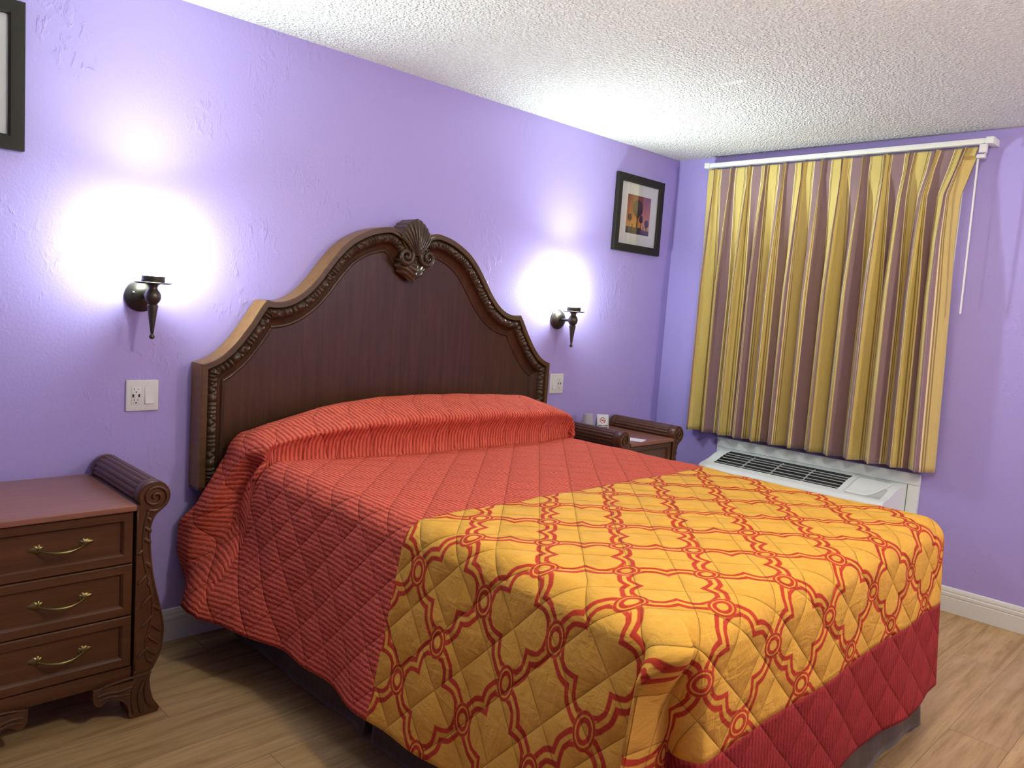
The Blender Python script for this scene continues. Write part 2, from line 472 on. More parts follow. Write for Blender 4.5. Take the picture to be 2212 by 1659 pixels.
MAT = dict(
    wall=mat_wall(), ceiling=mat_ceiling(), floor=mat_floor(),
    white=plain('white_trim_paint', (0.74, 0.76, 0.72, 1), 0.4),
    plate=plain('white_plastic', (0.70, 0.72, 0.71, 1), 0.35),
    acw=plain('ac_plastic', (0.80, 0.87, 0.84, 1), 0.38),
    dark=plain('dark_slot', (0.02, 0.02, 0.022, 1), 0.6),
    acdark=plain('ac_inner', (0.016, 0.019, 0.018, 1), 0.8),
    louver=plain('ac_louver', (0.50, 0.54, 0.52, 1), 0.45),
    head=mat_wood('headboard_wood', (0.036, 0.016, 0.008, 1), (0.080, 0.034, 0.016, 1), 'z'),
    headrim=mat_wood('headboard_rim_wood', (0.060, 0.031, 0.011, 1), (0.105, 0.056, 0.019, 1), 'x', 0.34),
    litedge=mat_wood('headboard_lit_edge_wood', (0.185, 0.088, 0.022, 1), (0.290, 0.145, 0.038, 1), 'x', 0.36),  # same wood as the rim, with the sconce light put into its colour
    carve=mat_wood('carved_wood', (0.032, 0.016, 0.008, 1), (0.076, 0.038, 0.019, 1), 'z', 0.36),
    ns=mat_wood('nightstand_wood', (0.062, 0.022, 0.008, 1), (0.112, 0.043, 0.016, 1), 'x', 0.36),
    nslittop=mat_wood('nightstand_lit_top_wood', (0.220, 0.088, 0.055, 1), (0.285, 0.122, 0.078, 1), 'x', 0.33, 0.35),  # nightstand wood lightened; the wall's pinkish reflection is in the colour
    nscarve=mat_wood('nightstand_carved_wood', (0.055, 0.022, 0.009, 1), (0.115, 0.045, 0.020, 1), 'z', 0.38),
    brass=plain('antique_brass', (0.200, 0.160, 0.065, 1), 0.38, 1.0),
    bronze=plain('dark_bronze', (0.085, 0.075, 0.060, 1), 0.42, 0.85),
    blackframe=plain('black_frame_wood', (0.020, 0.018, 0.014, 1), 0.55, spec=0.2),
    matboard=plain('white_matboard', (0.72, 0.74, 0.72, 1), 0.8),
    ink=plain('tree_ink', (0.045, 0.022, 0.022, 1), 0.5),
    printm=mat_print(), glass=mat_glass_thin('picture_glass'),
    pane=mat_glass_thin('window_glass', (0.8, 0.85, 0.9, 1), 0.08),
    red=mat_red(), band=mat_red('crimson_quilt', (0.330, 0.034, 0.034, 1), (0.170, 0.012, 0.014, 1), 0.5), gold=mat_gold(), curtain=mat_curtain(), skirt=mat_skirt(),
    bulb=mat_emit('lamp_glass', LAMP_COL, BULB_STRENGTH),
    fillglow=mat_emit('fill_globe_glow', FILL_COL, FILL_STRENGTH),
    cup=mat_cup(), paper=plain('white_paper', (0.80, 0.82, 0.82, 1), 0.6),
    inkblack=plain('black_print_ink', (0.015, 0.015, 0.02, 1), 0.6),
    inkred=plain('red_print_ink', (0.50, 0.02, 0.03, 1), 0.6),
    steel=plain('grey_steel', (0.30, 0.31, 0.35, 1), 0.45, 0.6),
    mattress=plain('mattress_ticking', (0.7, 0.7, 0.68, 1), 0.8),
    rod=plain('clear_wand_plastic', (0.74, 0.72, 0.72, 1), 0.25),
)

# ------------------------------------------------------------------ room shell
XL, YF, H = -6.2, -4.8, 2.44
T = 0.12
def shell(name, boxes, m):
    b = MB()
    for lo, hi in boxes: b.box(lo, hi)
    return struct(b.build(name, m, sharp=30, fixn=False))
shell('floor', [((XL - T, YF - T, -0.1), (T, T, 0.0))], MAT['floor'])
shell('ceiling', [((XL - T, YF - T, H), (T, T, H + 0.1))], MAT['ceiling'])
shell('wall_back', [((XL - T, 0, 0), (T, T, H))], MAT['wall'])
WY0, WY1, WZ0, WZ1 = -1.690, -0.42, 0.98, 2.20       # window opening behind the curtain
shell('wall_right', [((0, YF, 0), (T, WY0, H)), ((0, WY1, 0), (T, 0, H)), ((0, WY0, 0), (T, WY1, WZ0)), ((0, WY0, WZ1), (T, WY1, H))], MAT['wall'])
shell('wall_left', [((XL - T, YF, 0), (XL, 0, H))], MAT['wall'])
shell('wall_front', [((XL - T, YF - T, 0), (T, YF, H))], MAT['wall'])
# baseboards with an ogee top
prof = [(0.0005, 0.001), (0.014, 0.001), (0.014, 0.078), (0.0125, 0.081), (0.0125, 0.083), (0.0145, 0.087), (0.0145, 0.100), (0.0105, 0.104), (0.0105, 0.106), (0.012, 0.109), (0.011, 0.120), (0.007, 0.128), (0.0005, 0.131)]
b = MB(); b.prism([(-p[0], p[1]) for p in prof], XL + 0.002, -0.016, 'yz'); struct(b.build('baseboard_back', MAT['white'], sharp=25))
b = MB(); b.prism([(-p[0], p[1]) for p in prof], YF + 0.002, -0.001, 'xz'); struct(b.build('baseboard_right', MAT['white'], sharp=25))
# window behind the curtain
win = MB()
win.box((-0.012, WY0 - 0.03, WZ0 - 0.03), (-0.001, WY0 + 0.03, WZ1 + 0.03), 0.003)
win.box((-0.012, WY1 - 0.03, WZ0 - 0.03), (-0.001, WY1 + 0.03, WZ1 + 0.03), 0.003)
win.box((-0.012, WY0 + 0.03, WZ1 - 0.03), (-0.001, WY1 - 0.03, WZ1 + 0.03), 0.003)
win.box((-0.012, WY0 + 0.03, WZ0 - 0.03), (-0.001, WY1 - 0.03, WZ0 + 0.03), 0.003)
mid = (WY0 + WY1) / 2
win.box((0.03, mid - 0.02, WZ0 + 0.002), (0.055, mid + 0.02, WZ1 - 0.002), 0.003)
wo = struct(win.build('window_1', MAT['white']))
g = MB(); g.box((0.060, WY0 + 0.002, WZ0 + 0.002), (0.064, WY1 - 0.002, WZ1 - 0.002)); g.build('window_pane', MAT['pane'], wo)

# ------------------------------------------------------------------ headboard
HC = -2.195
half = [(0.0, 1.640), (0.018, 1.658), (0.042, 1.686), (0.070, 1.707), (0.10, 1.721), (0.135, 1.728), (0.18, 1.722), (0.23, 1.709), (0.28, 1.688), (0.33, 1.660), (0.37, 1.629), (0.405, 1.594), (0.44, 1.552), (0.47, 1.513), (0.50, 1.474), (0.53, 1.441), (0.56, 1.414), (0.59, 1.393), (0.62, 1.378), (0.65, 1.369), (0.68, 1.3655), (0.705, 1.367), (0.723, 1.369)]
half2 = [(0.723, 1.369), (0.742, 1.344), (0.76, 1.316), (0.785, 1.276), (0.81, 1.242), (0.835, 1.209), (0.86, 1.181), (0.888, 1.155), (0.915, 1.136), (0.945, 1.122), (0.975, 1.113)]
HZ0 = 0.63
def densify(pts, step=0.004):
    P = np.array(pts); out = []
    # Catmull-Rom through the points
    for i in range(len(P) - 1):
        p0, p1, p2, p3 = P[max(i - 1, 0)], P[i], P[i + 1], P[min(i + 2, len(P) - 1)]
        n = max(1, int(np.linalg.norm(p2 - p1) / step))
        for k in range(n):
            t = k / n
            out.append(0.5 * ((2 * p1) + (-p0 + p2) * t + (2 * p0 - 5 * p1 + 4 * p2 - p3) * t * t + (-p0 + 3 * p1 - 3 * p2 + p3) * t ** 3))
    out.append(P[-1]); return out
seg1, seg2 = densify(half), densify(half2)
seg3 = [np.array([0.975, z]) for z in np.linspace(1.113, HZ0, 121)]
R_half = seg1 + seg2[1:] + seg3[1:]
corner_ids = {len(seg1) - 1, len(seg1) + len(seg2) - 2}
path = [np.array([-p[0], p[1]]) for p in R_half[::-1]] + R_half[1:]
nH = len(R_half)
corners = set()
for c in corner_ids:
    corners.add(nH - 1 + c); corners.add(nH - 1 - c)
path = np.array(path)                       # left bottom -> top -> right bottom
tan = np.zeros_like(path)
tan[1:-1] = path[2:] - path[:-2]; tan[0] = path[1] - path[0]; tan[-1] = path[-1] - path[-2]
tan /= np.linalg.norm(tan, axis=1)[:, None]
nrm = np.stack([tan[:, 1], -tan[:, 0]], 1)   # points inward (downward under the top)
for c in corners:
    t1 = path[c] - path[c - 1]; t1 /= np.linalg.norm(t1); t2 = path[c + 1] - path[c]; t2 /= np.linalg.norm(t2)
    n1 = np.array([t1[1], -t1[0]]); n2 = np.array([t2[1], -t2[0]])
    m = n1 + n2; m /= np.linalg.norm(m); nrm[c] = m / max(0.4, (m @ n1))
mid_i = nH - 1
nrm[mid_i] = (0, -1)
arc = np.concatenate([[0], np.cumsum(np.linalg.norm(np.diff(path, axis=0), axis=1))])
def off(w):
    q = path + nrm * w
    # keep the offset outline on its own side of the centre line
    q[:mid_i, 0] = np.minimum(q[:mid_i, 0], -0.0001); q[mid_i, 0] = 0; q[mid_i + 1:, 0] = np.maximum(q[mid_i + 1:, 0], 0.0001)
    # and out of loops at the corners
    for c in corners:
        for s in (-1, 1):
            nn = n_dir[c]
            for k in range(1, 60):
                i = c + s * k
                if i <= 0 or i >= len(path) - 1: break
                d0 = (q[i] - q[c]) @ (tan[i] * s)
                if d0 < 0: q[i] = q[c] + (path[i] - path[c]) * 1e-3
                else: break
    return q
n_dir = {c: nrm[c] for c in corners}
hb = thing('headboard', 'dark carved wooden headboard with arched double-curved top and shell crest against the purple wall', 'headboard', (HC, -0.004, 0))
def rings(prof):
    G = []
    for (w, y) in prof:
        q = off(w); G.append(np.stack([q[:, 0], np.full(len(q), y), q[:, 1]], 1))
    return G
# frame: outer edge and flat rim
b = MB()
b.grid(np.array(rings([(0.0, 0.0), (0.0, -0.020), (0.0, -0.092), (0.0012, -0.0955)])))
b.build('outer_edge', MAT['litedge'], hb, sharp=40)
b = MB()
b.grid(np.array(rings([(0.0012, -0.0955), (0.0025, -0.0965), (0.004, -0.0965), (0.024, -0.0965), (0.026, -0.094), (0.026, -0.070)])))
b.build('outer_frame', MAT['headrim'], hb, sharp=40)
# carved band
W0, W1 = 0.026, 0.070
nw = 15
G = []
for j in range(nw + 1):
    u = j / nw; w = W0 + (W1 - W0) * u; q = off(w)
    base = -0.074 - 0.020 * math.sin(PI * u) ** 0.6
    P = 0.128; ph = ((arc - arc[mid_i]) / P) % 1.0
    leaf = np.abs(np.sin(PI * ((ph / 0.5) * 2.0 + 0.9 * (u - 0.3)))) ** 0.7
    leaf2 = np.abs(np.sin(PI * ((ph / 0.5) * 2.0 - 0.9 * (u - 0.3)))) ** 0.7
    fl = np.abs(np.sin(PI * ((ph - 0.5) / 0.5) * 4.0)) ** 0.7
    egg = np.abs(np.sin(PI * ph / 0.25)) ** 0.5
    hgt = np.where(ph < 0.25, egg, np.where(ph < 0.6, np.minimum(leaf, leaf2), fl))
    d = base - 0.0120 * (hgt - 0.6) * math.sin(PI * u) ** 0.5
    G.append(np.stack([q[:, 0], d, q[:, 1]], 1))
b = MB(); b.grid(np.array(G)); b.build('carved_band', MAT['carve'], hb, sharp=60)
# cove and bead inside the carved band
b = MB()
b.grid(np.array(rings([(0.070, -0.072), (0.074, -0.064), (0.080, -0.056), (0.088, -0.050), (0.095, -0.048), (0.097, -0.050), (0.100, -0.0535), (0.104, -0.0545), (0.108, -0.053), (0.111, -0.049), (0.113, -0.045)])))
b.build('inner_molding', MAT['head'], hb, sharp=45)
# panel and back
q = off(0.109)
b = MB()
n = len(q)
pan = [(p[0], p[1]) for p in q]
def strip_panel(b, q, y):
    m_ = mid_i
    vs = []; fs = []
    for k in range(0, m_ + 1):
        l_, r_ = q[m_ - k], q[m_ + k]
        vs += [(l_[0], y, l_[1]), (0.0, y, 0.5 * (l_[1] + r_[1])), (r_[0], y, r_[1])]
    for k in range(m_):
        fs += [[k * 3, k * 3 + 1, k * 3 + 4, k * 3 + 3], [k * 3 + 1, k * 3 + 2, k * 3 + 5, k * 3 + 4]]
    b.add(vs, fs)
strip_panel(b, q, -0.046)
b.build('center_panel', MAT['head'], hb, sharp=30)
b = MB(); strip_panel(b, path, 0.0)
b.box((-0.973, -0.090, HZ0 - 0.012), (0.973, -0.001, HZ0 - 0.0005))
b.build('back_board', MAT['head'], hb, sharp=30)
# crest: fluted shell, block behind it, two volutes, hanging acanthus
b = MB()
outline = []
na = 60
for i in range(na + 1):
    a = math.radians(50 + 80 * i / na)
    fl = 1.0 + 0.012 * math.cos(i / na * 2 * PI * 9)
    r = (0.188 - 0.062 * abs((i / na) * 2 - 1) ** 1.25) * fl
    outline.append((r * math.cos(a), 1.592 + r * math.sin(a)))
blk = [(0.030, 1.60)] + outline + [(-0.030, 1.60)]
b.prism(blk, -0.001, -0.098, 'xz')
b.build('crest_block', MAT['headrim'], hb, sharp=40)
b = MB(); G = []
for j in range(21):
    u = j / 20; row = []
    for i in range(na * 2 + 1):
        f = i / (na * 2); a = math.radians(48 + 84 * f)
        r = (0.022 + (0.190 - 0.062 * abs(f * 2 - 1) ** 1.25 - 0.022) * u)
        rid = abs(math.sin(f * PI * 11)) ** 0.6
        y = -0.099 - 0.018 * math.sin(PI * min(1, 0.18 + 0.82 * u)) ** 0.8 - 0.010 * rid * (0.25 + 0.75 * u) * (1 - 0.4 * max(0, u - 0.9) / 0.1) - 0.008 * (1 - abs(2 * f - 1)) * (1 - u)
        wid = 1.0 - 0.18 * (1 - u)
        row.append((r * math.cos(a) * wid, y, 1.592 + r * math.sin(a)))
    G.append(row)
b.grid(G); b.build('carved_shell', MAT['carve'], hb, sharp=60)
for s in (-1, 1):
    b = MB(); pts = []; rad = []
    for t in np.linspace(0, 1, 26):       # stem that curls out of the arch rim
        x = 0.118 * (1 - t) ** 2 + 2 * t * (1 - t) * 0.036 + t * t * 0.0225; z = 1.716 * (1 - t) ** 2 + 2 * t * (1 - t) * 1.700 + t * t * 1.622
        pts.append((s * x, -0.0925 - 0.0155 * min(1, t * 1.6), z)); rad.append(0.0040 + 0.0085 * min(1, t * 1.4))
    cxv, czv = 0.061, 1.607
    for t in np.linspace(0, 1, 64):
        a = math.radians(158 + 560 * t); r = 0.0400 * (1 - t) + 0.004 * t
        pts.append((s * (cxv + r * math.cos(a)), -0.110 - 0.012 * t, czv + r * math.sin(a))); rad.append(0.0125 - 0.0060 * t)
    b.tube(pts, rad, 10); b.build('volute', MAT['carve'], hb, sharp=None)
b = MB(); G = []
for j in range(25):
    v = j / 24; row = []
    zc = 1.600 - 0.112 * v
    wdt = 0.084 * math.sqrt(max(0.0, 1 - ((v - 0.42) / 0.60) ** 2)) * (1 + 0.08 * math.cos(v * PI * 8)) + 0.003
    for i in range(41):
        f = i / 40 * 2 - 1
        lobe = abs(math.sin((v * 5 + abs(f) * 1.6) * PI)) ** 0.6
        y = -0.060 - 0.045 * (1 - f * f) ** 0.7 * (0.45 + 0.55 * math.sin(PI * min(1, v + 0.12))) - 0.008 * lobe * (1 - abs(f)) ** 0.3 - 0.007 * math.exp(-(f / 0.08) ** 2)
        row.append((wdt * f, y, zc + 0.018 * abs(f) ** 1.5))
    G.append(row)
b.grid(G); b.build('acanthus_drop', MAT['carve'], hb, sharp=60)

# ------------------------------------------------------------------ bed
bed = thing('bed', 'low metal bed base with box spring and mattress hidden under the red and gold bedspread', 'bed', (-2.21, -1.13, 0))
def P(x, y, z): return (x + 2.21, y + 1.13, z)
b = MB(); b.box(P(-2.955, -2.12, 0.47), P(-1.465, -0.13, 0.732), 0.045, seg=4); b.build('mattress', MAT['mattress'], bed)
b = MB(); b.box(P(-2.945, -2.11, 0.20), P(-1.475, -0.13, 0.468), 0.02); b.build('box_spring', MAT['mattress'], bed)
b = MB()
for lo, hi in (((-2.94, -2.10, 0.165), (-2.90, -0.14, 0.198)), ((-1.52, -2.10, 0.165), (-1.48, -0.14, 0.198)), ((-2.901, -2.10, 0.166), (-1.519, -2.06, 0.197)), ((-2.901, -0.18, 0.166), (-1.519, -0.14, 0.197))):
    b.box(P(*lo), P(*hi), 0.003)
b.build('metal_frame', MAT['steel'], bed)
for (x, y) in ((-1.40, -2.165), (-2.91, -2.06), (-1.51, -0.2), (-2.91, -0.2)):
    b = MB(); b.lathe([(0.0, 0.0), (0.026, 0.0), (0.030, 0.006), (0.030, 0.022), (0.018, 0.030), (0.014, 0.04), (0.014, 0.166), (0.0, 0.166)], 20, 'z', P(x, y, 0))
    b.build('leg', MAT['steel'], bed)

# skirt: pleated panels hanging round the base
sk = thing('bed_skirt', 'dark brown fabric bed skirt hanging under the bedspread around the bed', 'bed skirt', (-2.21, -1.13, 0))
def skirt_panel(p0, p1, name, out, zt=0.46, zb=0.022, lift=0.0, seed=0):
    p0, p1 = np.array(p0), np.array(p1); L = np.linalg.norm(p1 - p0); n = int(L / 0.012); o = np.array(out)
    r = random.Random(seed); ph = [r.uniform(0, 6.28) for _ in range(4)]
    G = []
    for i in range(n + 1):
        s = i / n; row = []
        for j in range(16):
            v = j / 15
            endc = math.exp(-((1 - s) * L / 0.05) ** 2) + math.exp(-(s * L / 0.05) ** 2)
            w = v * (0.004 * math.sin(s * L * 13 + ph[0]) + 0.003 * math.sin(s * L * 31 + ph[1]) + 0.004 * math.sin(s * L * 6 + ph[2])) + 0.022 * v * v + 0.012 * endc * v
            q = p0 + (p1 - p0) * s + o * w
            row.append(P(q[0], q[1], zt + (zb + lift * endc - zt) * v))
        G.append(row)
    b = MB(); b.grid(G)
    ob = b.build(name, MAT['skirt'], sk, sharp=None)
    sol = ob.modifiers.new('thickness', 'SOLIDIFY'); sol.thickness = 0.004; sol.offset = 0
skirt_panel((-2.995, -0.15), (-2.995, -1.075), 'side_panel', (-1, 0), seed=1)
skirt_panel((-2.995, -1.115), (-2.995, -2.165), 'side_panel', (-1, 0), seed=2)
skirt_panel((-3.00, -2.180), (-1.425, -2.180), 'foot_panel', (0, -1), seed=3)
skirt_panel((-1.410, -0.15), (-1.410, -2.17), 'side_panel', (1, 0), seed=4)

# ------------------------------------------------------------------ bedspread
def vnoise(x, y, seed=0):
    r = np.random.RandomState(seed); tab = r.rand(64, 64)
    xi, yi = np.floor(x).astype(int), np.floor(y).astype(int); fx, fy = x - xi, y - yi
    fx = fx * fx * (3 - 2 * fx); fy = fy * fy * (3 - 2 * fy)
    g = lambda a, c: tab[a % 64, c % 64]
    return (g(xi, yi) * (1 - fx) + g(xi + 1, yi) * fx) * (1 - fy) + (g(xi, yi + 1) * (1 - fx) + g(xi + 1, yi + 1) * fx) * fy - 0.5
def sstep(x, a, b):
    t = np.clip((x - a) / (b - a), 0, 1); return t * t * (3 - 2 * t)
BXL, BXR, BYF, BYH, BZ = -2.98, -1.452, -2.14, -0.112, 0.775
RAD = 0.08; ARC = RAD * PI / 2
SEAM = -1.26; BAND_D = 0.336
def hump(x, y):
    A = np.interp(x, [-3.10, -2.98, -2.89, -2.70, -2.43, -1.98, -1.57, -1.44, -1.30], [0.055, 0.085, 0.120, 0.172, 0.208, 0.208, 0.190, 0.150, 0.080])
    yc = np.interp(x, [-3.0, -2.77, -2.45, -2.12, -1.6, -1.25], [-0.335, -0.375, -0.420, -0.450, -0.440, -0.375])
    s = (y - yc) / (-0.12 - yc)
    fr = np.sqrt(np.clip(1 - (1 - np.clip(s / 0.55, 0, 1)) ** 2, 0, 1))
    back = 1 - 0.16 * np.clip((s - 0.55) / 0.45, 0, 1) ** 2
    return np.where(s <= 0, 0, A * fr * back), s
def top_z(x, y):
    h, s = hump(x, y)
    z = BZ + h + 0.006 * vnoise(x * 5, y * 5, 1) + 0.004 * vnoise(x * 14 + y * 8, y * 14, 2)
    # soft dip just in front of the tuck
    z = z - 0.012 * np.exp(-(s / 0.12) ** 2) * (s < 0.03)
    return z
def drop(d, flare):
    phi = np.minimum(d / RAD, PI / 2); l = np.maximum(d - ARC, 0)
    return RAD * np.sin(phi) + l * math.sin(flare), RAD * (1 - np.cos(phi)) + l * math.cos(flare)
ys = np.concatenate([np.linspace(BYH, -0.46, 44), np.linspace(-0.46, SEAM, 66)[1:], np.linspace(SEAM, BYF, 74)[1:]])
xs = np.linspace(BXL, BXR, 128)
D = 0.626
ds = np.concatenate([np.linspace(0, ARC, 11), np.linspace(ARC, BAND_D, 17)[1:], np.linspace(BAND_D, D, 22)[1:]])
VERT, UV, REG, FACES = [], [], [], []
def add_grid(Pg, Ug, regs):
    a, c = Pg.shape[:2]; o = len(VERT)
    VERT.extend(map(tuple, Pg.reshape(-1, 3))); UV.extend(map(tuple, Ug.reshape(-1, 2)))
    for i in range(a - 1):
        for j in range(c - 1):
            FACES.append((o + i * c + j, o + (i + 1) * c + j, o + (i + 1) * c + j + 1, o + i * c + j + 1)); REG.append(regs(i, j))
XX, YY = np.meshgrid(xs, ys, indexing='ij')
def overhang(x, y):
    h, s_ = hump(x, y)
    A_ = np.clip(h, 0, 0.2)
    return -0.090 * np.exp(-((s_ - 0.17) / 0.13) ** 2) * (s_ > 0) * np.clip(s_ / 0.05, 0, 1) * np.clip(A_ / 0.12, 0, 1)
add_grid(np.stack([XX, YY + overhang(XX, YY), top_z(XX, YY)], 2), np.stack([XX, YY], 2), lambda i, j: 1 if 0.5 * (ys[j] + ys[j + 1]) < SEAM else 0)
# side drapes
def side(x0, sgn, fl_deg):
    Yg, Dg = np.meshgrid(ys, ds, indexing='ij')
    o_, dn = drop(Dg, math.radians(fl_deg))
    e = np.clip((Dg - 0.06) / (D - 0.06), 0, 1)
    shift_y = overhang(np.full_like(Yg, x0), Yg) * (1 - sstep(Dg, 0.1, 0.3))
    h0 = top_z(np.full_like(Yg, x0), Yg) - BZ
    if sgn < 0:
        yc_ = -0.315 + 0.115 * sstep(Dg, 0.0, 0.24)                   # the tuck runs down towards the wall
        stepf = sstep(Yg, yc_ - 0.030, yc_ + 0.030)
        fade = sstep(e, 0.45, 0.95)                                   # and opens out above the hem
        gy = np.exp(-(np.clip(-0.29 - Yg, 0, 9) / 0.21) ** 1.6)
        p1 = 0.140 * e ** 0.8
        backp = np.interp(e, [0, 0.12, 0.35, 0.55, 0.75, 1.0], [0, 0.012, 0.075, 0.120, 0.105, 0.040])
        wb = sstep(Yg, -0.24, -0.118)
        big = (p1 * np.maximum(stepf, gy * fade)) * (1 - wb) + backp * wb
        groove = -0.034 * np.exp(-((Yg - yc_ + 0.040) / 0.028) ** 2) * np.clip(Dg / 0.08, 0, 1) * (1 - sstep(Dg, 0.18, 0.44))
        foot_fl = np.clip(Dg / 0.09, 0, 1) * 0.040 * (1 - sstep(Yg, BYF, BYF + 0.55))
        o_ = o_ + big + groove + foot_fl
        dn = dn - 0.10 * big - 0.4 * foot_fl
        shift_y = shift_y + (-0.050 * np.exp(-((Yg - yc_ - 0.030) / 0.035) ** 2) * (1 - sstep(Dg, 0.20, 0.42))) + 0.072 * wb * sstep(e, 0.40, 0.62)
        o_ = o_ - 0.020 * np.exp(-((Yg + 0.80) / 0.22) ** 2) * e
    wav = 0.010 * np.sin(Yg * 9.0 + 0.5) * e + 0.007 * np.sin(Yg * 21 + 1.3) * e * e + 0.020 * vnoise(Yg * 6, Dg * 3, 5) * e
    keep = sstep(Yg, BYF, BYF + 0.2)
    o_ = o_ + wav * keep
    Pg = np.stack([x0 + sgn * o_, Yg + shift_y * np.clip(Dg / 0.05, 0, 1) + overhang(np.full_like(Yg, x0), Yg) * (1 - np.clip(Dg / 0.05, 0, 1)), BZ + h0 * (1 - 0.85 * e) - dn], 2)
    Ug = np.stack([x0 + sgn * Dg, Yg], 2)
    add_grid(Pg, Ug, lambda i, j: 1 if 0.5 * (ys[i] + ys[i + 1]) < SEAM else 0)
FL_L, FL_R, FL_F = 10.0, -2.5, 4.0
side(BXL, -1, FL_L); side(BXR, 1, FL_R)
# foot drape
Xg, Dg = np.meshgrid(xs, ds, indexing='ij')
o_, dn = drop(Dg, math.radians(FL_F)); e = np.clip((Dg - 0.06) / (D - 0.06), 0, 1)
keepL = sstep(Xg, BXL, BXL + 0.2) * (1 - sstep(Xg, BXR - 0.2, BXR))
o_ = o_ + (0.008 * np.sin(Xg * 10) + 0.02 * vnoise(Xg * 5 + 3, Dg * 3, 8)) * e * keepL
zt = top_z(Xg, np.full_like(Xg, BYF))
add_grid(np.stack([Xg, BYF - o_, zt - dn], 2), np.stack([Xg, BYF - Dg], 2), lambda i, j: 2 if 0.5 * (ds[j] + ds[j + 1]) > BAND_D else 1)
# corners
def corner(x0, sgn, fold):
    th = np.linspace(0, PI / 2, 49)
    Tg, Dg = np.meshgrid(th, ds, indexing='ij')
    fa = np.radians(FL_L if sgn < 0 else FL_R) * (1 - Tg / (PI / 2)) + math.radians(FL_F) * (Tg / (PI / 2))
    phi = np.minimum(Dg / RAD, PI / 2); l = np.maximum(Dg - ARC, 0)
    o_ = RAD * np.sin(phi) + l * np.sin(fa); dn = RAD * (1 - np.cos(phi)) + l * np.cos(fa)
    e = np.clip((Dg - 0.05) / (D - 0.05), 0, 1)
    td = np.degrees(Tg)
    if fold:
        e2 = np.clip((Dg - np.interp(td, [0, 40, 50, 60, 90], [0.02, 0.045, 0.075, 0.06, 0.05])) / np.interp(td, [0, 46, 60, 90], [0.13, 0.13, 0.22, 0.32]), 0, 1); e2 = e2 * e2 * (3 - 2 * e2)
        psi = td * (1 - e2) + np.interp(td, [0, 46, 60, 90], [0, 8, 22, 90]) * e2
        tent = np.clip(Dg / 0.09, 0, 1)
        rise = np.where(td < 46, sstep(td, 0, 46), np.interp(td, [46, 56], [1, 0]))
        start = np.interp(td, [0, 46, 60], [1, 1, 0])
        fall = np.interp(td, [0, 46, 51, 58, 70, 82, 90], [1, 1, 0.74, 0.34, 0.34, 0.72, 1.0])
        o_ = (o_ + 0.040 * tent * start + (0.035 * tent + 0.055 * e) * rise) * (1 - e2 + e2 * fall)
        dn = dn - 0.4 * 0.040 * tent * start - 0.014 * tent * rise
    else:
        psi = td
        o_ = o_ + 0.012 * e * np.sin(Tg * 2) ** 2
    ps = np.radians(psi)
    zt = top_z(np.array([x0]), np.array([BYF]))[0]
    Pg = np.stack([x0 + sgn * o_ * np.cos(ps), BYF - o_ * np.sin(ps), zt - dn], 2)
    Ug = np.stack([x0 + sgn * Dg * np.cos(Tg), BYF - Dg * np.sin(Tg)], 2)
    lim = 62 if fold else 20
    add_grid(Pg, Ug, lambda i, j: 2 if (0.5 * (ds[j] + ds[j + 1]) > BAND_D and math.degrees(th[i]) >= lim) else 1)
corner(BXL, -1, True); corner(BXR, 1, False)
spread = thing('bedspread', 'quilted red bedspread with gold trellis-pattern foot section draped over the bed', 'bedspread', (-2.21, -1.13, 0))
def spread_part(name, reg, mat, label):
    V = np.array(VERT); U = np.array(UV)
    fs = [f for f, r in zip(FACES, REG) if r == reg]
    used = sorted({i for f in fs for i in f}); mp = {}
    key = {}; nv, nu = [], []
    for i in used:
        kx = tuple(np.round(V[i], 5))
        if kx not in key:
            key[kx] = len(nv); nv.append((V[i][0] + 2.21, V[i][1] + 1.13, V[i][2])); nu.append(U[i])
        mp[i] = key[kx]
    b = MB()
    F2 = []
    for f in fs:
        g2 = []
        for i in f:
            if mp[i] not in g2: g2.append(mp[i])
        if len(g2) > 2: F2.append(g2)
    me = bpy.data.meshes.new(name)
    me.from_pydata(nv, [], F2); me.materials.append(mat)
    bm = bmesh.new(); bm.from_mesh(me); bmesh.ops.recalc_face_normals(bm, faces=bm.faces)
    # outward: the highest faces look up
    top = max(bm.faces, key=lambda f: f.calc_center_median().z)
    zz = sum(f.normal.z * f.calc_area() for f in bm.faces) if reg != 2 else -sum(f.normal.y * f.calc_area() for f in bm.faces)
    if zz < 0: bmesh.ops.reverse_faces(bm, faces=bm.faces)
    bm.to_mesh(me); bm.free()
    me.polygons.foreach_set('use_smooth', [True] * len(me.polygons))
    lay = me.uv_layers.new(name='cloth')
    li = np.zeros(len(me.loops), dtype=np.int32); me.loops.foreach_get('vertex_index', li)
    lay.data.foreach_set('uv', np.array(nu, dtype=np.float32)[li].ravel())
    o = bpy.data.objects.new(name, me); COL.objects.link(o); o.parent = spread
    o['label'] = label
    s = o.modifiers.new('thickness', 'SOLIDIFY'); s.thickness = 0.009; s.offset = -1
    return o
spread_part('red_section', 0, MAT['red'], 'red ribbed quilted section over the pillows')
spread_part('gold_section', 1, MAT['gold'], 'gold quilted section with red trellis print')
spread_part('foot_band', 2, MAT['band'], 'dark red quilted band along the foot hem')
# hem binding
hem = []
def hem_line(Pg): hem.append(Pg)
V = np.array(VERT)

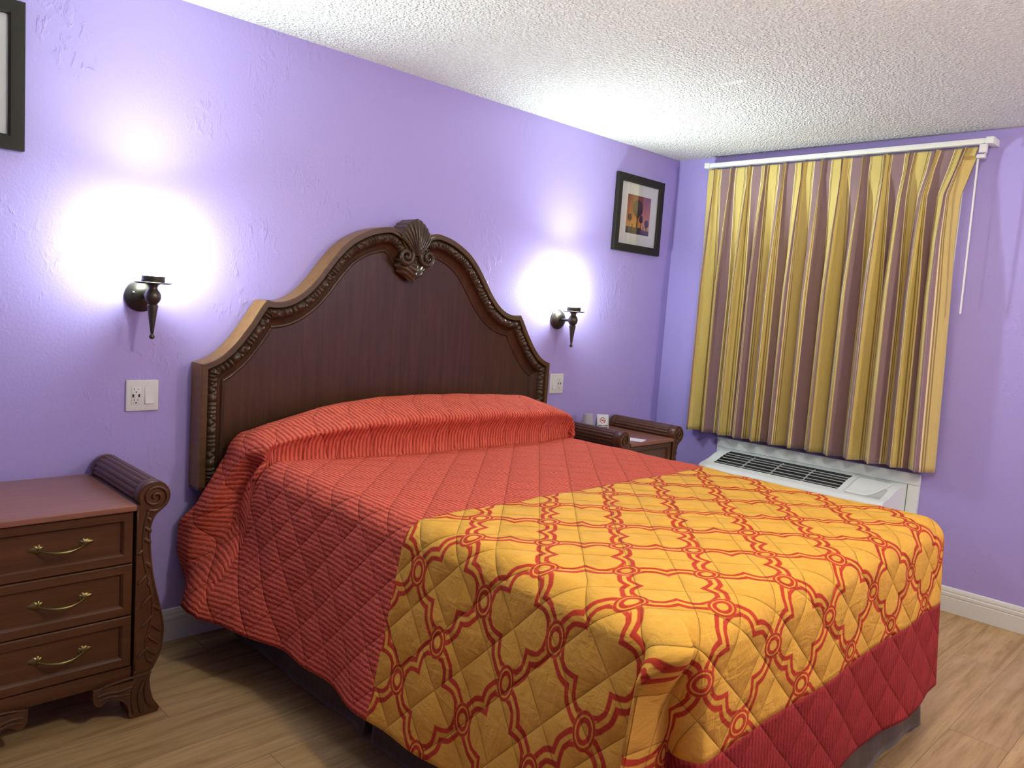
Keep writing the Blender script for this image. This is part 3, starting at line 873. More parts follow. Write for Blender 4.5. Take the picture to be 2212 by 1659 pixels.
# ------------------------------------------------------------------ nightstand
def circ(cx, cz, r, a0, a1, n):
    return [(cx + r * math.cos(math.radians(a0 + (a1 - a0) * i / n)), cz + r * math.sin(math.radians(a0 + (a1 - a0) * i / n))) for i in range(n + 1)]
def smooth_poly(pts, step=0.006):
    return [tuple(p) for p in densify(pts, step)]
YB, YFN = -0.018, -0.500
def make_nightstand(label):
    t = thing('nightstand', label, 'nightstand', (0, 0, 0), 'carved nightstands beside the bed')
    b = MB(); b.box((-0.203, YFN + 0.022, 0.135), (0.203, YB, 0.6895)); b.build('body', MAT['ns'], t)
    b = MB(); b.box((-0.2065, YFN - 0.012, 0.690), (0.2065, YB, 0.711), 0.007, seg=3); b.build('top', MAT['nslittop'], t)
    # base rail below the drawers
    b = MB(); b.box((-0.203, YFN + 0.004, 0.130), (0.203, YFN + 0.0215, 0.176), 0.003); b.build('apron', MAT['ns'], t)
    for zb, zt, zh in ((0.5205, 0.688, 0.608), (0.3495, 0.517, 0.437), (0.1795, 0.346, 0.266)):
        b = MB()
        y0 = YFN + 0.021; y1 = YFN + 0.002
        xo, xi = 0.2005, 0.170; zo0, zo1, zi0, zi1 = zb, zt, zb + 0.031, zt - 0.031
        def ring(x, za, zc, y): return [(-x, y, za), (x, y, za), (x, y, zc), (-x, y, zc)]
        L = [ring(xo, zo0, zo1, y0), ring(xo, zo0, zo1, y1 + 0.003), ring(xo - 0.003, zo0 + 0.003, zo1 - 0.003, y1), ring(xi + 0.004, zi0 - 0.004, zi1 + 0.004, y1),
             ring(xi + 0.001, zi0 - 0.001, zi1 + 0.001, y1 + 0.003), ring(xi - 0.004, zi0 + 0.004, zi1 - 0.004, y1 + 0.0125), ring(xi - 0.007, zi0 + 0.007, zi1 - 0.007, y1 + 0.0125)]
        vs = [p for r in L for p in r]; fs = []
        for i in range(len(L) - 1):
            for k in range(4): fs.append([i * 4 + k, i * 4 + (k + 1) % 4, (i + 1) * 4 + (k + 1) % 4, (i + 1) * 4 + k])
        fs.append([(len(L) - 1) * 4 + k for k in range(4)])
        b.add(vs, fs)
        d = b.build('drawer', MAT['ns'], t, sharp=20)
        # bail handle with leaf rosettes
        b = MB(); yy = YFN + 0.0145
        pts, rad = [], []
        for i in range(25):
            s = i / 24 * 2 - 1
            pts.append((s * 0.060, yy - 0.010 - 0.022 * (1 - s * s) ** 0.8, zh - 0.004 - 0.010 * (1 - s * s))); rad.append(0.0028 + 0.0030 * (1 - s * s) ** 2)
        b.tube(pts, rad, 10)
        for s in (-1, 1):
            b.tube([(s * 0.060, yy + 0.0, zh - 0.002), (s * 0.060, yy - 0.012, zh - 0.003)], 0.0045, 10)
            n = 48; row = []
            rr = []
            for i in range(n):
                a = 2 * PI * i / n
                r = 0.0125 * (1 + 0.28 * abs(math.cos(3.5 * a)) - 0.12) + (0.010 * max(0, math.cos(a)) ** 6)
                rr.append((s * (0.062 + r * math.cos(a) * 1.15), zh - 0.001 + r * math.sin(a)))
            o = len(b.v)
            vs = [(x, yy - 0.0002, z) for x, z in rr] + [(s * 0.062 + (x - s * 0.062) * 0.75, yy - 0.004, zh - 0.001 + (z - zh + 0.001) * 0.75) for x, z in rr] + [(s * 0.062, yy - 0.0055, zh - 0.001)]
            fs = [[i, (i + 1) % n, n + (i + 1) % n, n + i] for i in range(n)] + [[n + i, n + (i + 1) % n, 2 * n] for i in range(n)] + [list(range(n))]
            b.add(vs, fs)
        h = b.build('handle', MAT['brass'], d, sharp=50); h['label'] = 'brass bail handle with leaf ends'
    for s in (-1, 1):
        # sleigh side: scroll, waist, belly, ankle
        outer = smooth_poly([(0.290, 0.690), (0.266, 0.668), (0.252, 0.630), (0.251, 0.590), (0.256, 0.530), (0.263, 0.472), (0.276, 0.410), (0.291, 0.345), (0.299, 0.300), (0.300, 0.262), (0.296, 0.225), (0.284, 0.185), (0.268, 0.155), (0.262, 0.150)])
        poly = [(0.2075, 0.150)] + [(0.2075, 0.700)] + circ(0.262, 0.728, 0.047, 205, -50, 36) + outer
        b = MB(); b.prism([(s * p[0], p[1]) for p in poly], YB, YFN - 0.004, 'xz', smooth=True)
        sp = b.build('side_panel', MAT['ns'], t, sharp=35)
        # reeded roll over the scroll
        b = MB(); cx, cz = s * 0.262, 0.728
        nr = 180; G = []
        for yv, k in ((YB - 0.0375, 0), (YB - 0.038, 1), (YFN + 0.046, 1), (YFN + 0.0455, 0)):
            row = []
            for i in range(nr):
                a = 2 * PI * i / nr
                rd = 0.0450 + 0.0055 * abs(math.sin(a * 8)) ** 0.55 if k else 0.0448
                row.append((cx + rd * math.cos(a), yv, cz + rd * math.sin(a)))
            G.append(row)
        Gt = np.array(G).transpose(1, 0, 2)
        b.grid(Gt, closed_u=True); b.build('reeded_roll', MAT['nscarve'], t, sharp=50)
        for ya, yb in ((YB - 0.003, YB - 0.037), (YFN + 0.045, YFN - 0.002)):
            b = MB(); b.lathe([(0.0, ya), (0.048, ya), (0.0510, ya - 0.004), (0.0510, yb + 0.006), (0.0490, yb), (0.0, yb)], 40, 'y', (cx, 0, cz))
            b.build('scroll_end', MAT['ns'], t, sharp=40)
        # carving on the front edge
        b = MB(); yv = YFN - 0.0045
        pts = []; rad = []
        for i in range(70):
            u = i / 69; a = math.radians(-120 + 700 * u); r = 0.041 * (1 - u) + 0.004
            pts.append((s * (0.262 + r * math.cos(a)), yv - 0.001 - 0.003 * u, 0.728 + r * math.sin(a))); rad.append(0.0050 - 0.0012 * u)
        b.tube(pts, rad, 8)
        stem = [(0.2425, 0.685), (0.232, 0.640), (0.228, 0.590), (0.231, 0.540), (0.240, 0.490), (0.252, 0.440), (0.262, 0.390), (0.262, 0.335), (0.252, 0.290), (0.243, 0.250), (0.244, 0.210), (0.252, 0.180)]
        st = densify(stem, 0.012)
        b.tube([(s * p[0], yv + 0.0005, p[1]) for p in st], [0.0042] * len(st), 8)
        for (z0, x0, dr, ln) in ((0.665, 0.238, 1, .035), (0.635, 0.231, 1, .04), (0.600, 0.228, 1, .04), (0.560, 0.229, -1, .03), (0.520, 0.235, 1, .04), (0.475, 0.243, -1, .045), (0.455, 0.248, 1, .035), (0.405, 0.260, -1, .055), (0.370, 0.263, 1, .04), (0.335, 0.262, -1, .055), (0.310, 0.256, 1, .055), (0.270, 0.247, 1, .055), (0.230, 0.243, 1, .05), (0.225, 0.243, -1, .04), (0.190, 0.249, 1, .03)):
            pp = []
            for i in range(9):
                u = i / 8
                px = x0 + dr * ln * 0.62 * math.sin(u * 1.5); pz = z0 - ln * 0.9 * u + 0.012 * u * u
                pp.append((s * min(max(px, 0.2135), 0.292 if z0 < .42 else 0.249), yv + 0.0012, pz))
            b.tube(pp, [0.0018 + 0.0052 * math.sin(PI * min(1, 0.12 + 0.85 * i / 8)) for i in range(9)], 8)
        # raised edge beads
        for ed in ([(0.2105, z) for z in np.linspace(0.16, 0.690, 12)], [(p[0] - 0.004, p[1]) for p in outer]):
            b.tube([(s * p[0], yv + 0.001, p[1]) for p in ed], 0.0034, 6)
        b.build('scroll_carving', MAT['nscarve'], sp, sharp=None)
        # bracket foot
        fp = smooth_poly([(0.262, 0.149), (0.258, 0.120), (0.261, 0.085), (0.270, 0.050), (0.284, 0.026), (0.290, 0.014), (0.284, 0.0015)], 0.004)
        fp += [(0.205, 0.0015)] + smooth_poly([(0.205, 0.0015), (0.196, 0.012), (0.194, 0.035), (0.184, 0.058), (0.164, 0.076), (0.142, 0.088), (0.128, 0.083), (0.112, 0.072), (0.098, 0.076), (0.090, 0.094), (0.088, 0.129)], 0.004)[1:]
        fp += [(0.2065, 0.129), (0.2065, 0.149)]
        for ya, yb in ((YFN - 0.006, YFN + 0.075), (YB - 0.075, YB - 0.001)):
            b = MB(); b.prism([(s * p[0], p[1]) for p in fp], ya, yb, 'xz', smooth=True)
            if ya < -0.3:
                yv = ya - 0.0005
                for (pp, r) in (([(0.250, 0.120), (0.244, 0.085), (0.250, 0.050), (0.266, 0.022)], 0.006), ([(0.238, 0.120), (0.226, 0.085), (0.226, 0.050), (0.232, 0.015)], 0.006), ([(0.222, 0.118), (0.206, 0.095), (0.205, 0.055), (0.212, 0.014)], 0.0055), ([(0.205, 0.112), (0.170, 0.106), (0.130, 0.112), (0.100, 0.108)], 0.006), ([(0.198, 0.088), (0.165, 0.092), (0.130, 0.098), (0.102, 0.092)], 0.005), ([(0.090, 0.127), (0.15, 0.138), (0.262, 0.142)], 0.004)):
                    dd = densify(pp, 0.01); b.tube([(s * p[0], yv, p[1]) for p in dd], [r * (0.55 + 0.45 * math.sin(PI * (i + 1) / (len(dd) + 1))) for i in range(len(dd))], 8)
            b.build('foot', MAT['nscarve'], t, sharp=40)
    return t
ns = make_nightstand('dark wooden nightstand left of the bed with three drawers and bare top')
ns.location = (-3.741, 0, 0)
ns2 = copy_tree(ns); ns2.location = (-0.755, 0, 0)
ns2['label'] = 'dark wooden nightstand in the room corner holding a cup and card'

# things on the corner nightstand
cup = MB()
cup.lathe([(0.0355, 0.0), (0.037, 0.001), (0.0365, 0.004), (0.0335, 0.060), (0.0305, 0.092), (0.0275, 0.101), (0.022, 0.104), (0.0, 0.1045)], 36)
cup.lathe([(0.0355, 0.0), (0.0345, 0.002), (0.032, 0.060), (0.029, 0.091), (0.026, 0.0995), (0.0, 0.1025)], 36)
tag(cup.build('plastic_cup', MAT['cup'], loc=(-0.868, -0.115, 0.7115)), 'clear wrapped plastic cup upside down on the corner nightstand', 'cup')

def text_mesh(body, size, name, mat, parent, mtx, extrude=0.0004):
    cu = bpy.data.curves.new(name, 'FONT'); cu.body = body; cu.size = size; cu.align_x = 'CENTER'; cu.align_y = 'CENTER'
    cu.extrude = extrude; cu.offset = size * 0.02
    tmp = bpy.data.objects.new(name, cu); COL.objects.link(tmp)
    dg = bpy.context.evaluated_depsgraph_get()
    me = bpy.data.meshes.new_from_object(tmp.evaluated_get(dg))
    bpy.data.objects.remove(tmp); bpy.data.curves.remove(cu)
    me.name = name; me.materials.clear(); me.materials.append(mat)
    me.transform(mtx)
    o = bpy.data.objects.new(name, me); COL.objects.link(o); o.parent = parent
    return o
card = thing('no_smoking_card', 'white folded no smoking card standing beside the cup', 'card', (-0.772, -0.145, 0.7115))
card.rotation_euler = (0, 0, math.radians(-32))
b = MB(); wc, hc = 0.037, 0.102; lean = math.radians(14)
fy = -math.sin(lean) * hc * 0.0
top = (0.0, math.cos(lean) * hc); 
yb = math.sin(lean) * hc
b.add([(-wc, -yb, 0), (wc, -yb, 0), (wc, 0, top[1]), (-wc, 0, top[1]), (-wc, yb, 0), (wc, yb, 0)], [[0, 1, 2, 3], [3, 2, 5, 4]])
o = b.build('card_sheet', MAT['paper'], card, sharp=20)
o.modifiers.new('thickness', 'SOLIDIFY').thickness = 0.0006
CM = Matrix.Translation((0, -yb - 0.0007, 0)) @ Matrix.Rotation(math.radians(90) - lean, 4, 'X')
b = MB()
def flat_ring(r0, r1, cx, cy, mi, n=40):
    vs = [(cx + r * math.cos(2 * PI * i / n), cy + r * math.sin(2 * PI * i / n), 0.0003) for r in (r0, r1) for i in range(n)]
    b.add(vs, [[i, (i + 1) % n, n + (i + 1) % n, n + i] for i in range(n)], mi)
flat_ring(0.0150, 0.0185, 0, 0.066, 0)
def flat_quad(x0, y0, x1, y1, w, mi, zz=0.0004):
    d = Vector((x1 - x0, y1 - y0, 0)).normalized(); nn = Vector((-d.y, d.x, 0)) * w / 2
    b.add([(x0 + nn.x, y0 + nn.y, zz), (x0 - nn.x, y0 - nn.y, zz), (x1 - nn.x, y1 - nn.y, zz), (x1 + nn.x, y1 + nn.y, zz)], [[0, 1, 2, 3]], mi)
flat_quad(-0.011, 0.077, 0.011, 0.055, 0.0035, 0, 0.0007)
flat_quad(-0.0125, 0.063, 0.0085, 0.063, 0.0042, 1)
flat_quad(0.0095, 0.063, 0.0125, 0.063, 0.0042, 1)
flat_quad(0.001, 0.078, 0.004, 0.072, 0.0022, 1); flat_quad(0.004, 0.072, 0.011, 0.0665, 0.0026, 1)
o = b.build('no_smoking_sign', [MAT['inkred'], MAT['inkblack']], card, sharp=None, fixn=False); o.data.transform(CM)
text_mesh('THANK YOU FOR', 0.0082, 'lettering', MAT['inkblack'], card, CM @ Matrix.Translation((0, 0.0345, 0.0004)))
text_mesh('NOT SMOKING', 0.0082, 'lettering', MAT['inkblack'], card, CM @ Matrix.Translation((0, 0.0245, 0.0004)))
b = MB(); b.box((-0.05, -0.07, 0.0), (0.05, 0.07, 0.0012))
o = b.build('paper_sheet', MAT['paper'], loc=(-0.842, -0.425, 0.7115)); o.rotation_euler = (0, 0, math.radians(20))
tag(o, 'small white paper lying near the front edge of the corner nightstand', 'paper')

# ------------------------------------------------------------------ wall sconces
def make_sconce(label):
    t = thing('wall_sconce', label, 'wall lamp', (0, 0, 0), 'bronze wall sconces beside the headboard')
    b = MB(); b.lathe([(0.0, -0.002), (0.0, -0.0021), (0.058, -0.002), (0.058, -0.008), (0.054, -0.011), (0.054, -0.014), (0.051, -0.017), (0.046, -0.024), (0.030, -0.033), (0.014, -0.037), (0.0, -0.038)][1:], 48, 'y', (0, 0, 1.357)); b.build('backplate', MAT['bronze'], t)
    for px, pz in ((-0.035, 1.368), (0.035, 1.346)):
        b = MB(); b.sphere((px, -0.0300, pz), 0.0045, 8); b.build('screw', MAT['steel'], t)
    b = MB(); b.tube([(0, -0.034, 1.357), (0, -0.072, 1.357), (0, -0.110, 1.357)], 0.0085, 16); b.build('arm', MAT['bronze'], t)
    b = MB()
    b.lathe([(0.0, 1.206), (0.006, 1.207), (0.0095, 1.2125), (0.0095, 1.217), (0.006, 1.2225), (0.0045, 1.225), (0.0062, 1.232), (0.010, 1.262), (0.0155, 1.305), (0.0185, 1.322), (0.0185, 1.327), (0.0150, 1.331), (0.0165, 1.334), (0.024, 1.343), (0.0275, 1.355), (0.0275, 1.362), (0.024, 1.374), (0.0165, 1.384), (0.0150, 1.390), (0.018, 1.399), (0.026, 1.4035)], 40, 'z', (0, -0.12, 0))
    b.build('stem', MAT['bronze'], t)
    b = MB(); b.lathe([(0.0, 1.4032), (0.050, 1.4032), (0.062, 1.4062), (0.0632, 1.4085), (0.060, 1.4095), (0.046, 1.4072), (0.0, 1.4072)], 48, 'z', (0, -0.12, 0)); b.build('drip_pan', MAT['bronze'], t)
    b = MB(); b.lathe([(0.0, 1.4075), (0.038, 1.4075), (0.039, 1.409), (0.039, 1.431), (0.037, 1.4315), (0.035, 1.4315), (0.034, 1.4275), (0.0, 1.4275)], 40, 'z', (0, -0.12, 0)); b.build('candle_cup', MAT['bronze'], t)
    b = MB(); b.lathe([(0.0, 1.4280), (0.015, 1.4280), (0.018, 1.440), (0.028, 1.462), (0.0325, 1.485), (0.031, 1.512), (0.025, 1.542), (0.017, 1.570), (0.010, 1.590), (0.005, 1.600), (0.0, 1.603)], 32, 'z', (0, -0.12, 0))
    b.build('lamp_bulb', MAT['bulb'], t, sharp=None)
    ld = bpy.data.lights.new('bulb_top_light', 'SPOT'); ld.energy = BEAM_POWER; ld.color = LAMP_COL; ld.spot_size = math.radians(165); ld.spot_blend = 1.0; ld.shadow_soft_size = 0.03
    lo = bpy.data.objects.new('bulb_top_light', ld); COL.objects.link(lo); lo.parent = t; lo.location = (0, -0.12, 1.612); lo.rotation_euler = (PI + math.radians(47), 0, 0)
    return t
s1 = make_sconce('lit bronze wall sconce left of the headboard'); s1.location = (-3.363, 0, 0)
s2 = copy_tree(s1); s2.location = (-1.078, 0, 0); s2['label'] = 'lit bronze wall sconce right of the headboard'

# ------------------------------------------------------------------ outlet plates
def make_outlet(label, flip):
    t = thing('outlet_plate', label, 'outlet', (0, 0, 0), 'two-gang outlet plates beside the headboard')
    b = MB(); b.box((-0.0585, -0.0075, -0.0585), (0.0585, -0.001, 0.0585), 0.005, seg=3); b.build('cover_plate', MAT['plate'], t)
    sx = -1 if not flip else 1
    xo, xs_ = sx * 0.0230, -sx * 0.0230
    b = MB(); b.box((xo - 0.0165, -0.0092, -0.033), (xo + 0.0165, -0.0076, 0.033), 0.0007)
    rc = b.build('receptacle', MAT['plate'], t)
    for zc in (0.0, -0.040):
        b = MB(); b.box((xo - 0.0075, -0.0096, 0.0205 + zc), (xo - 0.0058, -0.0090, 0.0285 + zc)); b.build('socket_slot', MAT['dark'], rc)
        b = MB(); b.box((xo + 0.0055, -0.0096, 0.0212 + zc), (xo + 0.0072, -0.0090, 0.0278 + zc)); b.build('socket_slot', MAT['dark'], rc)
        b = MB(); b.lathe([(0.0, -0.0096), (0.0026, -0.0096), (0.0026, -0.0090), (0.0, -0.0090)], 14, 'y', (xo, 0, 0.0135 + zc)); b.build('ground_hole', MAT['dark'], rc)
    for sx2 in (-1, 1):
        b = MB(); b.box((xo + sx2 * 0.0105 - 0.0032, -0.0097, -0.006), (xo + sx2 * 0.0105 + 0.0032, -0.0090, 0.006)); b.build('usb_port', MAT['dark'], rc)
    b = MB(); b.box((xs_ - 0.0165, -0.0088, -0.033), (xs_ + 0.0165, -0.0076, 0.033), 0.0006); swf = b.build('switch_frame', MAT['plate'], t)
    b = MB(); b.add([(xs_ - 0.0145, -0.0089, 0.031), (xs_ + 0.0145, -0.0089, 0.031), (xs_ + 0.0145, -0.0098, 0.001), (xs_ - 0.0145, -0.0098, 0.001), (xs_ + 0.0145, -0.0150, -0.030), (xs_ - 0.0145, -0.0150, -0.030), (xs_ - 0.0145, -0.0089, -0.031), (xs_ + 0.0145, -0.0089, -0.031)],
                    [[0, 1, 2, 3], [3, 2, 4, 5], [5, 4, 7, 6], [0, 3, 5, 6], [1, 7, 4, 2]])
    b.build('rocker_switch', MAT['plate'], t, sharp=20)
    for xq in (xo, xs_):
        for zq in (-0.0485, 0.0485):
            b = MB(); b.lathe([(0.0, -0.0084), (0.0028, -0.0082), (0.0032, -0.0070), (0.0, -0.0070)], 12, 'y', (xq, 0, zq))
            b.build('plate_screw', MAT['plate'], t)
    return t
o1 = make_outlet('white outlet plate with sockets left of switch, left of the headboard', False); o1.location = (-3.3515, 0, 0.9865)
o2 = make_outlet('white outlet plate with switch left of sockets, right of the headboard', True); o2.location = (-1.0495, 0, 0.9845)

# ------------------------------------------------------------------ pictures
def make_picture(label, with_print):
    t = thing('framed_picture', label, 'picture', (0, 0, 0), 'black framed pictures on the purple wall')
    w, h, fw = 0.237, 0.233, 0.046
    b = MB()
    prof = [(0.0, -0.002), (0.0, -0.024), (0.002, -0.028), (0.005, -0.0285), (fw - 0.006, -0.026), (fw - 0.003, -0.0235), (fw, -0.0225), (fw, -0.0135)]
    L = []
    for (i_, y) in prof: L += [(-w + i_, y, -h + i_), (w - i_, y, -h + i_), (w - i_, y, h - i_), (-w + i_, y, h - i_)]
    fs = []
    for i in range(len(prof) - 1):
        for k in range(4): fs.append([i * 4 + k, i * 4 + (k + 1) % 4, (i + 1) * 4 + (k + 1) % 4, (i + 1) * 4 + k])
    b.add(L, fs); b.build('frame', MAT['blackframe'], t, sharp=25)
    b = MB(); b.box((-w + 0.003, -0.012, -h + 0.003), (w - 0.003, -0.004, h - 0.003)); 
    b.build('mat_board', MAT['matboard'], t)
    if with_print:
        b = MB(); b.add([(-0.120, -0.0124, -0.118), (0.120, -0.0124, -0.118), (0.120, -0.0124, 0.118), (-0.120, -0.0124, 0.118)], [[0, 1, 2, 3]], 0)
        yy = -0.0127
        def poly(pts): b.add([(p[0], yy, p[1]) for p in pts], [list(range(len(pts)))], 1)
        r = random.Random(3)
        g0 = [(-0.120, -0.118)] + [(0.120, -0.118)] + [(0.12 - 0.24 * i / 20, -0.074 - 0.006 * r.random() - (0.010 if i < 7 else 0.0)) for i in range(21)]
        poly(g0)
        def tree(x, z0, z1, R, trunk, sq=1.0):
            poly([(x - trunk, z0), (x + trunk, z0), (x + trunk * 0.55, z1 - R * 0.9), (x - trunk * 0.55, z1 - R * 0.9)])
            n = 40
            crown = [(x + R * (0.86 + 0.14 * r.random()) * math.cos(2 * PI * i / n), z1 + sq * R * (0.86 + 0.14 * r.random()) * math.sin(2 * PI * i / n)) for i in range(n)]
            poly([c for c in crown])
            for q in range(5):
                a = (q - 2) * 0.28; poly([(x - trunk * 0.4, z1 - R * 1.25), (x + trunk * 0.4, z1 - R * 1.25), (x + math.sin(a) * R * 1.0 + 0.002, z1 - R * 0.25), (x + math.sin(a) * R * 1.0 - 0.002, z1 - R * 0.25)])
        tree(-0.010, -0.082, 0.040, 0.056, 0.0095, 1.0)
        tree(-0.085, -0.082, -0.020, 0.023, 0.0035); tree(0.032, -0.082, -0.022, 0.022, 0.0038, 1.15); tree(0.090, -0.082, -0.044, 0.024, 0.0050, 1.1)
        tree(-0.056, -0.078, -0.067, 0.007, 0.001); tree(0.060, -0.080, -0.071, 0.006, 0.001)
        b.build('art_print', [MAT['printm'], MAT['ink']], t, sharp=None, fixn=False)
    b = MB(); b.box((-w + fw + 0.0005, -0.0165, -h + fw + 0.0005), (w - fw - 0.0005, -0.0145, h - fw - 0.0005)); b.build('glass_pane', MAT['glass'], t)
    return t
p1 = make_picture('black framed picture with tree silhouettes at sunset, by the room corner', True); p1.location = (-0.410, 0, 2.033)
p2 = make_picture('black framed picture with white mat, cut off at the left edge of the photo', False); p2.location = (-3.741 - 0.237, 0, 2.037)

# ------------------------------------------------------------------ curtain
rail = thing('curtain_rail', 'white curtain rail with end bracket and wand above the window', 'curtain rail', (0, -1.05, 2.37))
b = MB(); b.box((-0.104, -1.838 + 1.05, -0.013), (-0.062, -0.262 + 1.05, 0.013), 0.004); b.build('track', MAT['white'], rail)
for yc in (-0.275, -1.835):
    b = MB(); b.box((-0.108, yc - 0.022 + 1.05, -0.0165), (-0.0005, yc + 0.013 + 1.05, 0.0175), 0.004); b.build('end_bracket', MAT['white'], rail)
b = MB()
b.box((-0.116, -1.832 + 1.05, -0.058), (-0.086, -1.800 + 1.05, -0.0168), 0.003); b.box((-0.118, -1.830 + 1.05, -0.084), (-0.090, -1.792 + 1.05, -0.066), 0.004); b.box((-0.100, -1.829 + 1.05, -0.070), (-0.094, -1.822 + 1.05, -0.055))
b.build('pulley', MAT['rod'], rail)
b = MB(); b.tube([(-0.110, -1.800 + 1.05, -0.088), (-0.108, -1.803 + 1.05, -0.45), (-0.104, -1.806 + 1.05, -0.840)], 0.0045, 10); b.build('wand', MAT['rod'], rail)

NC = 13; FL = 0.2; SUB = 44
zrows = np.concatenate([np.linspace(2.347, 2.24, 12), np.linspace(2.24, 1.85, 26)[1:], np.linspace(1.85, 0.712, 36)[1:]])
rr = np.random.RandomState(11)
amp = 0.048 + 0.012 * rr.rand(NC); skew = 0.25 * (rr.rand(NC) - 0.5); drift = 0.02 * (rr.rand(NC + 1) - 0.5)
Fu = np.arange(NC * SUB + 1) / SUB
ci = np.minimum(Fu.astype(int), NC - 1); f = Fu - ci
def plan_head(tight):
    a = 0.40; u = np.clip((f - 0.24) / 0.52, 0, 1)
    y = np.where(f < 0.24, f / 0.24 * (0.5 - tight), np.where(f > 0.76, (0.5 + tight) + (f - 0.76) / 0.24 * (0.5 - tight), 0.5 - tight + 2 * tight * u))
    x = -0.080 - 0.019 * np.where((f > 0.24) & (f < 0.76), np.abs(np.sin(3 * PI * u)) ** 0.8, 0) - 0.006 * np.sin(PI * u)
    return y, x
def plan_wave(k):
    sk_ = skew[ci] * np.sin(PI * f)
    y = f + sk_ * 0.25 - 0.120 * np.sin(4 * PI * f)
    w = 0.5 - 0.5 * np.cos(2 * PI * f)
    x = -0.052 - 2 * amp[ci] * (w ** 0.85)
    return y, x
G = []; U = []
for z in zrows:
    tight = 0.075 - 0.035 * min(1, max(0, (2.353 - z) / 0.10))
    yh, xh = plan_head(tight); yw, xw = plan_wave(0)
    t_ = np.clip((2.235 - z) / 0.62, 0, 1) ** 0.8
    if z > 2.235: t_ = 0.0
    yy = yh * (1 - t_) + yw * t_; xx = xh * (1 - t_) + xw * t_
    low = np.clip((2.2 - z) / 1.5, 0, 1)
    yy = ci + yy + 0.25 * low * np.interp(Fu, np.arange(NC + 1), drift * 12)
    y1 = np.interp(z, [0.70, 1.2, 1.9, 2.12, 2.353], [-1.760, -1.745, -1.722, -1.725, -1.790])
    y0 = -0.280
    fr_ = yy / NC
    Y = y0 + (-1.752 - y0) * fr_ + (y1 + 1.752) * sstep(fr_, 0.72, 1.0)
    xx = xx + 0.006 * np.sin(Fu * 5.1 + z * 2.2) * low
    # both edges turn back towards the wall
    edge = np.clip(1 - (NC - Fu) / 0.30, 0, 1) ; xx = xx * (1 - edge * 0.45 * (z < 2.3))
    G.append(np.stack([xx, Y, np.full_like(xx, z)], 1)); U.append(np.stack([Fu * FL, np.full_like(xx, z)], 1))
G = np.array(G); U = np.array(U)
b = MB(); b.grid(G)
cu = b.build('curtain', MAT['curtain'], None, sharp=None, uv=U.reshape(-1, 2), fixn=False)
cu.modifiers.new('thickness', 'SOLIDIFY').thickness = 0.0015
tag(cu, 'pleated gold and mauve striped curtain hanging closed over the window', 'curtain')

# ------------------------------------------------------------------ wall air conditioner
ac = thing('air_conditioner', 'white wall air conditioner with louvred grille under the striped curtain', 'air conditioner', (0, -1.0935, 0))
YO = 1.0935
b = MB()
def fr(lo, hi, bev=0.004): b.box((lo[0], lo[1] + YO, lo[2]), (hi[0], hi[1] + YO, hi[2]), bev)
fr((-0.030, -1.694, 0.622), (-0.001, -0.493, 0.682)); fr((-0.028, -1.694, 0.14), (-0.001, -1.638, 0.6215)); fr((-0.028, -0.549, 0.14), (-0.001, -0.493, 0.6215))
fr((-0.036, -1.694, 0.672), (-0.0301, -0.493, 0.684), 0.002)
b.build('wall_sleeve', MAT['acw'], ac)
topc = densify([(-0.004, 0.621), (-0.068, 0.6205), (-0.130, 0.613), (-0.194, 0.598), (-0.249, 0.579), (-0.300, 0.567), (-0.336, 0.561)], 0.012)
prof = [tuple(p) for p in topc] + [(-0.352, 0.554), (-0.362, 0.540), (-0.365, 0.520), (-0.365, 0.16), (-0.004, 0.16)]
rec = []
for p in topc:
    if -0.285 < p[0] < -0.098: rec.append((p[0], p[1] - 0.045))
    else: rec.append(tuple(p))
def sect(bm_, pr, ya, yb): bm_.prism(pr, ya + YO, yb + YO, 'xz', smooth=True)
rec_prof = rec + prof[len(topc):]
b = MB()
sect(b, prof, -1.634, -1.375); sect(b, prof, -0.630, -0.575)
# rounded left nose
nose = []
for i in range(1, 9):
    a = i / 8; k = math.cos(a * PI / 2 * 0.8); yy = -0.575 + 0.030 * math.sin(a * PI / 2)
    nose.append((yy, k))
G = []
for yy, k in [(-0.575, 1.0)] + nose:
    G.append([(-0.004 + (p[0] + 0.004) * k, yy + YO, p[1]) for p in prof])
b.grid(G)
b.add(G[-1], [list(range(len(G[-1])))])
sect(b, rec_prof, -1.375, -0.630)
hs = b.build('housing', [MAT['acw'], MAT['acdark']], ac, sharp=40)
# grille: dark well, louvres and dividers
b = MB()
well = [(p[0], p[1] - 0.0440) for p in topc if -0.283 < p[0] < -0.100]
vs = [(p[0], y + YO, p[1]) for y in (-1.3745, -0.6305) for p in well]; nn = len(well)
b.add(vs, [[i, i + 1, nn + i + 1, nn + i] for i in range(nn - 1)])
b.build('grille_well', MAT['acdark'], ac)
def ztop(x): return float(np.interp(-x, [-p[0] for p in topc], [p[1] for p in topc]))
for pl in hs.data.polygons:      # the inside of the outlet is dark
    c = pl.center
    if -0.300 < c.x < -0.085 and c.z < ztop(c.x) - 0.006 and c.z > 0.48 and -1.378 < c.y - YO < -0.627: pl.material_index = 1
for x in (-0.128, -0.162, -0.196, -0.230, -0.262):
    b = MB(); z = ztop(x) - 0.004
    b.box((-0.0024, -1.3735 + YO, -0.003), (0.0016, -0.6315 + YO, 0.0015), 0.0006, mat=Matrix.Translation((x, 0, z)) @ Matrix.Rotation(math.radians(-24), 4, 'Y'))
    b.build('louver', MAT['louver'], ac)
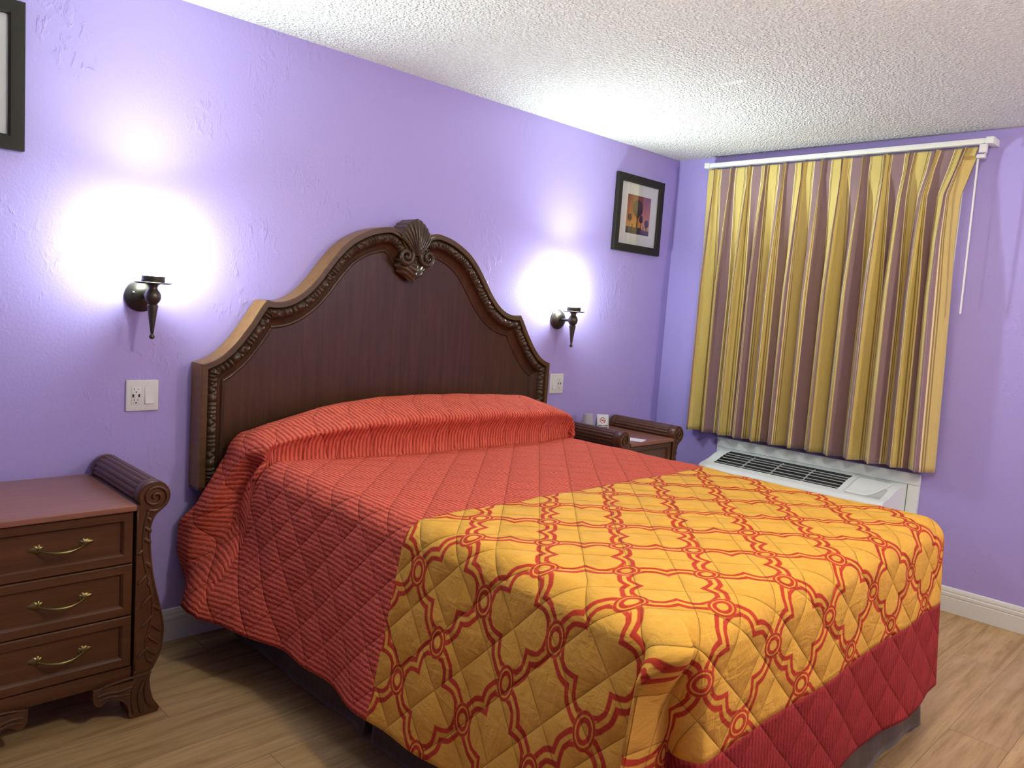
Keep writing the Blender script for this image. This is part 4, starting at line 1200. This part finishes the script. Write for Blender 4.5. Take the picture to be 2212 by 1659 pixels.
for y in (-0.80, -0.98, -1.17):
    b = MB()
    vs = []; xsn = np.linspace(-0.103, -0.281, 14)
    pl = [(x, ztop(x) - 0.003) for x in xsn] + [(x, ztop(x) - 0.012) for x in xsn[::-1]]
    b.prism(pl, y - 0.0015 + YO, y + 0.0015 + YO, 'xz'); b.build('grille_divider', MAT['louver'], ac)
# control door with a curved free edge
b = MB()
rows = []
for i in range(25):
    v = i / 24; y = -1.412 - 0.175 * v
    xf = -0.300 + 0.0 * v if v < 0.62 else -0.300 + 0.120 * ((v - 0.62) / 0.38) ** 1.6
    row = []
    for j in range(13):
        u = j / 12; x = -0.085 + (xf + 0.085) * u
        row.append((x, y + YO, ztop(x) + 0.0035 + 0.010 * max(0, v - 0.55) * u))
    rows.append(row)
b.grid(rows); o = b.build('control_door', MAT['acw'], ac, sharp=None)
m = o.modifiers.new('thickness', 'SOLIDIFY'); m.thickness = 0.004; m.offset = -1
b = MB(); row1 = []
xsn = np.linspace(-0.19, -0.312, 12)
b.grid([[(x, y + YO, ztop(x) + 0.0006) for x in xsn] for y in np.linspace(-1.420, -1.60, 20)])
b.build('control_recess', MAT['louver'], ac, sharp=None)

# ------------------------------------------------------------------ added fill-light globes, out of view
def make_fill_globe(pos, drop, rad, label):
    cl = thing('fill_globe', label, 'ceiling lamp', (pos[0], pos[1], H))
    b = MB(); b.lathe([(0.0, -0.001), (0.060, -0.001), (0.060, -0.012), (0.048, -0.024), (0.0, -0.026)], 36); b.build('canopy', MAT['steel'], cl)
    b = MB(); b.lathe([(0.0, -0.0255), (0.007, -0.0255), (0.007, -drop), (0.036, -drop - 0.004), (0.036, -drop - 0.012), (0.0, -drop - 0.012)], 24); b.build('stem', MAT['steel'], cl)
    b = MB(); b.sphere((0, 0, -drop - 0.007 - rad), rad, 18); b.build('fill_glow_globe', MAT['fillglow'], cl, sharp=None)
make_fill_globe(*FILL_LAMPS[0], 'added white fill-light globe, unseen, hanging over the lower half of the bed')
make_fill_globe(*FILL_LAMPS[1], 'added white fill-light globe, unseen, on a longer stem past the foot of the bed')
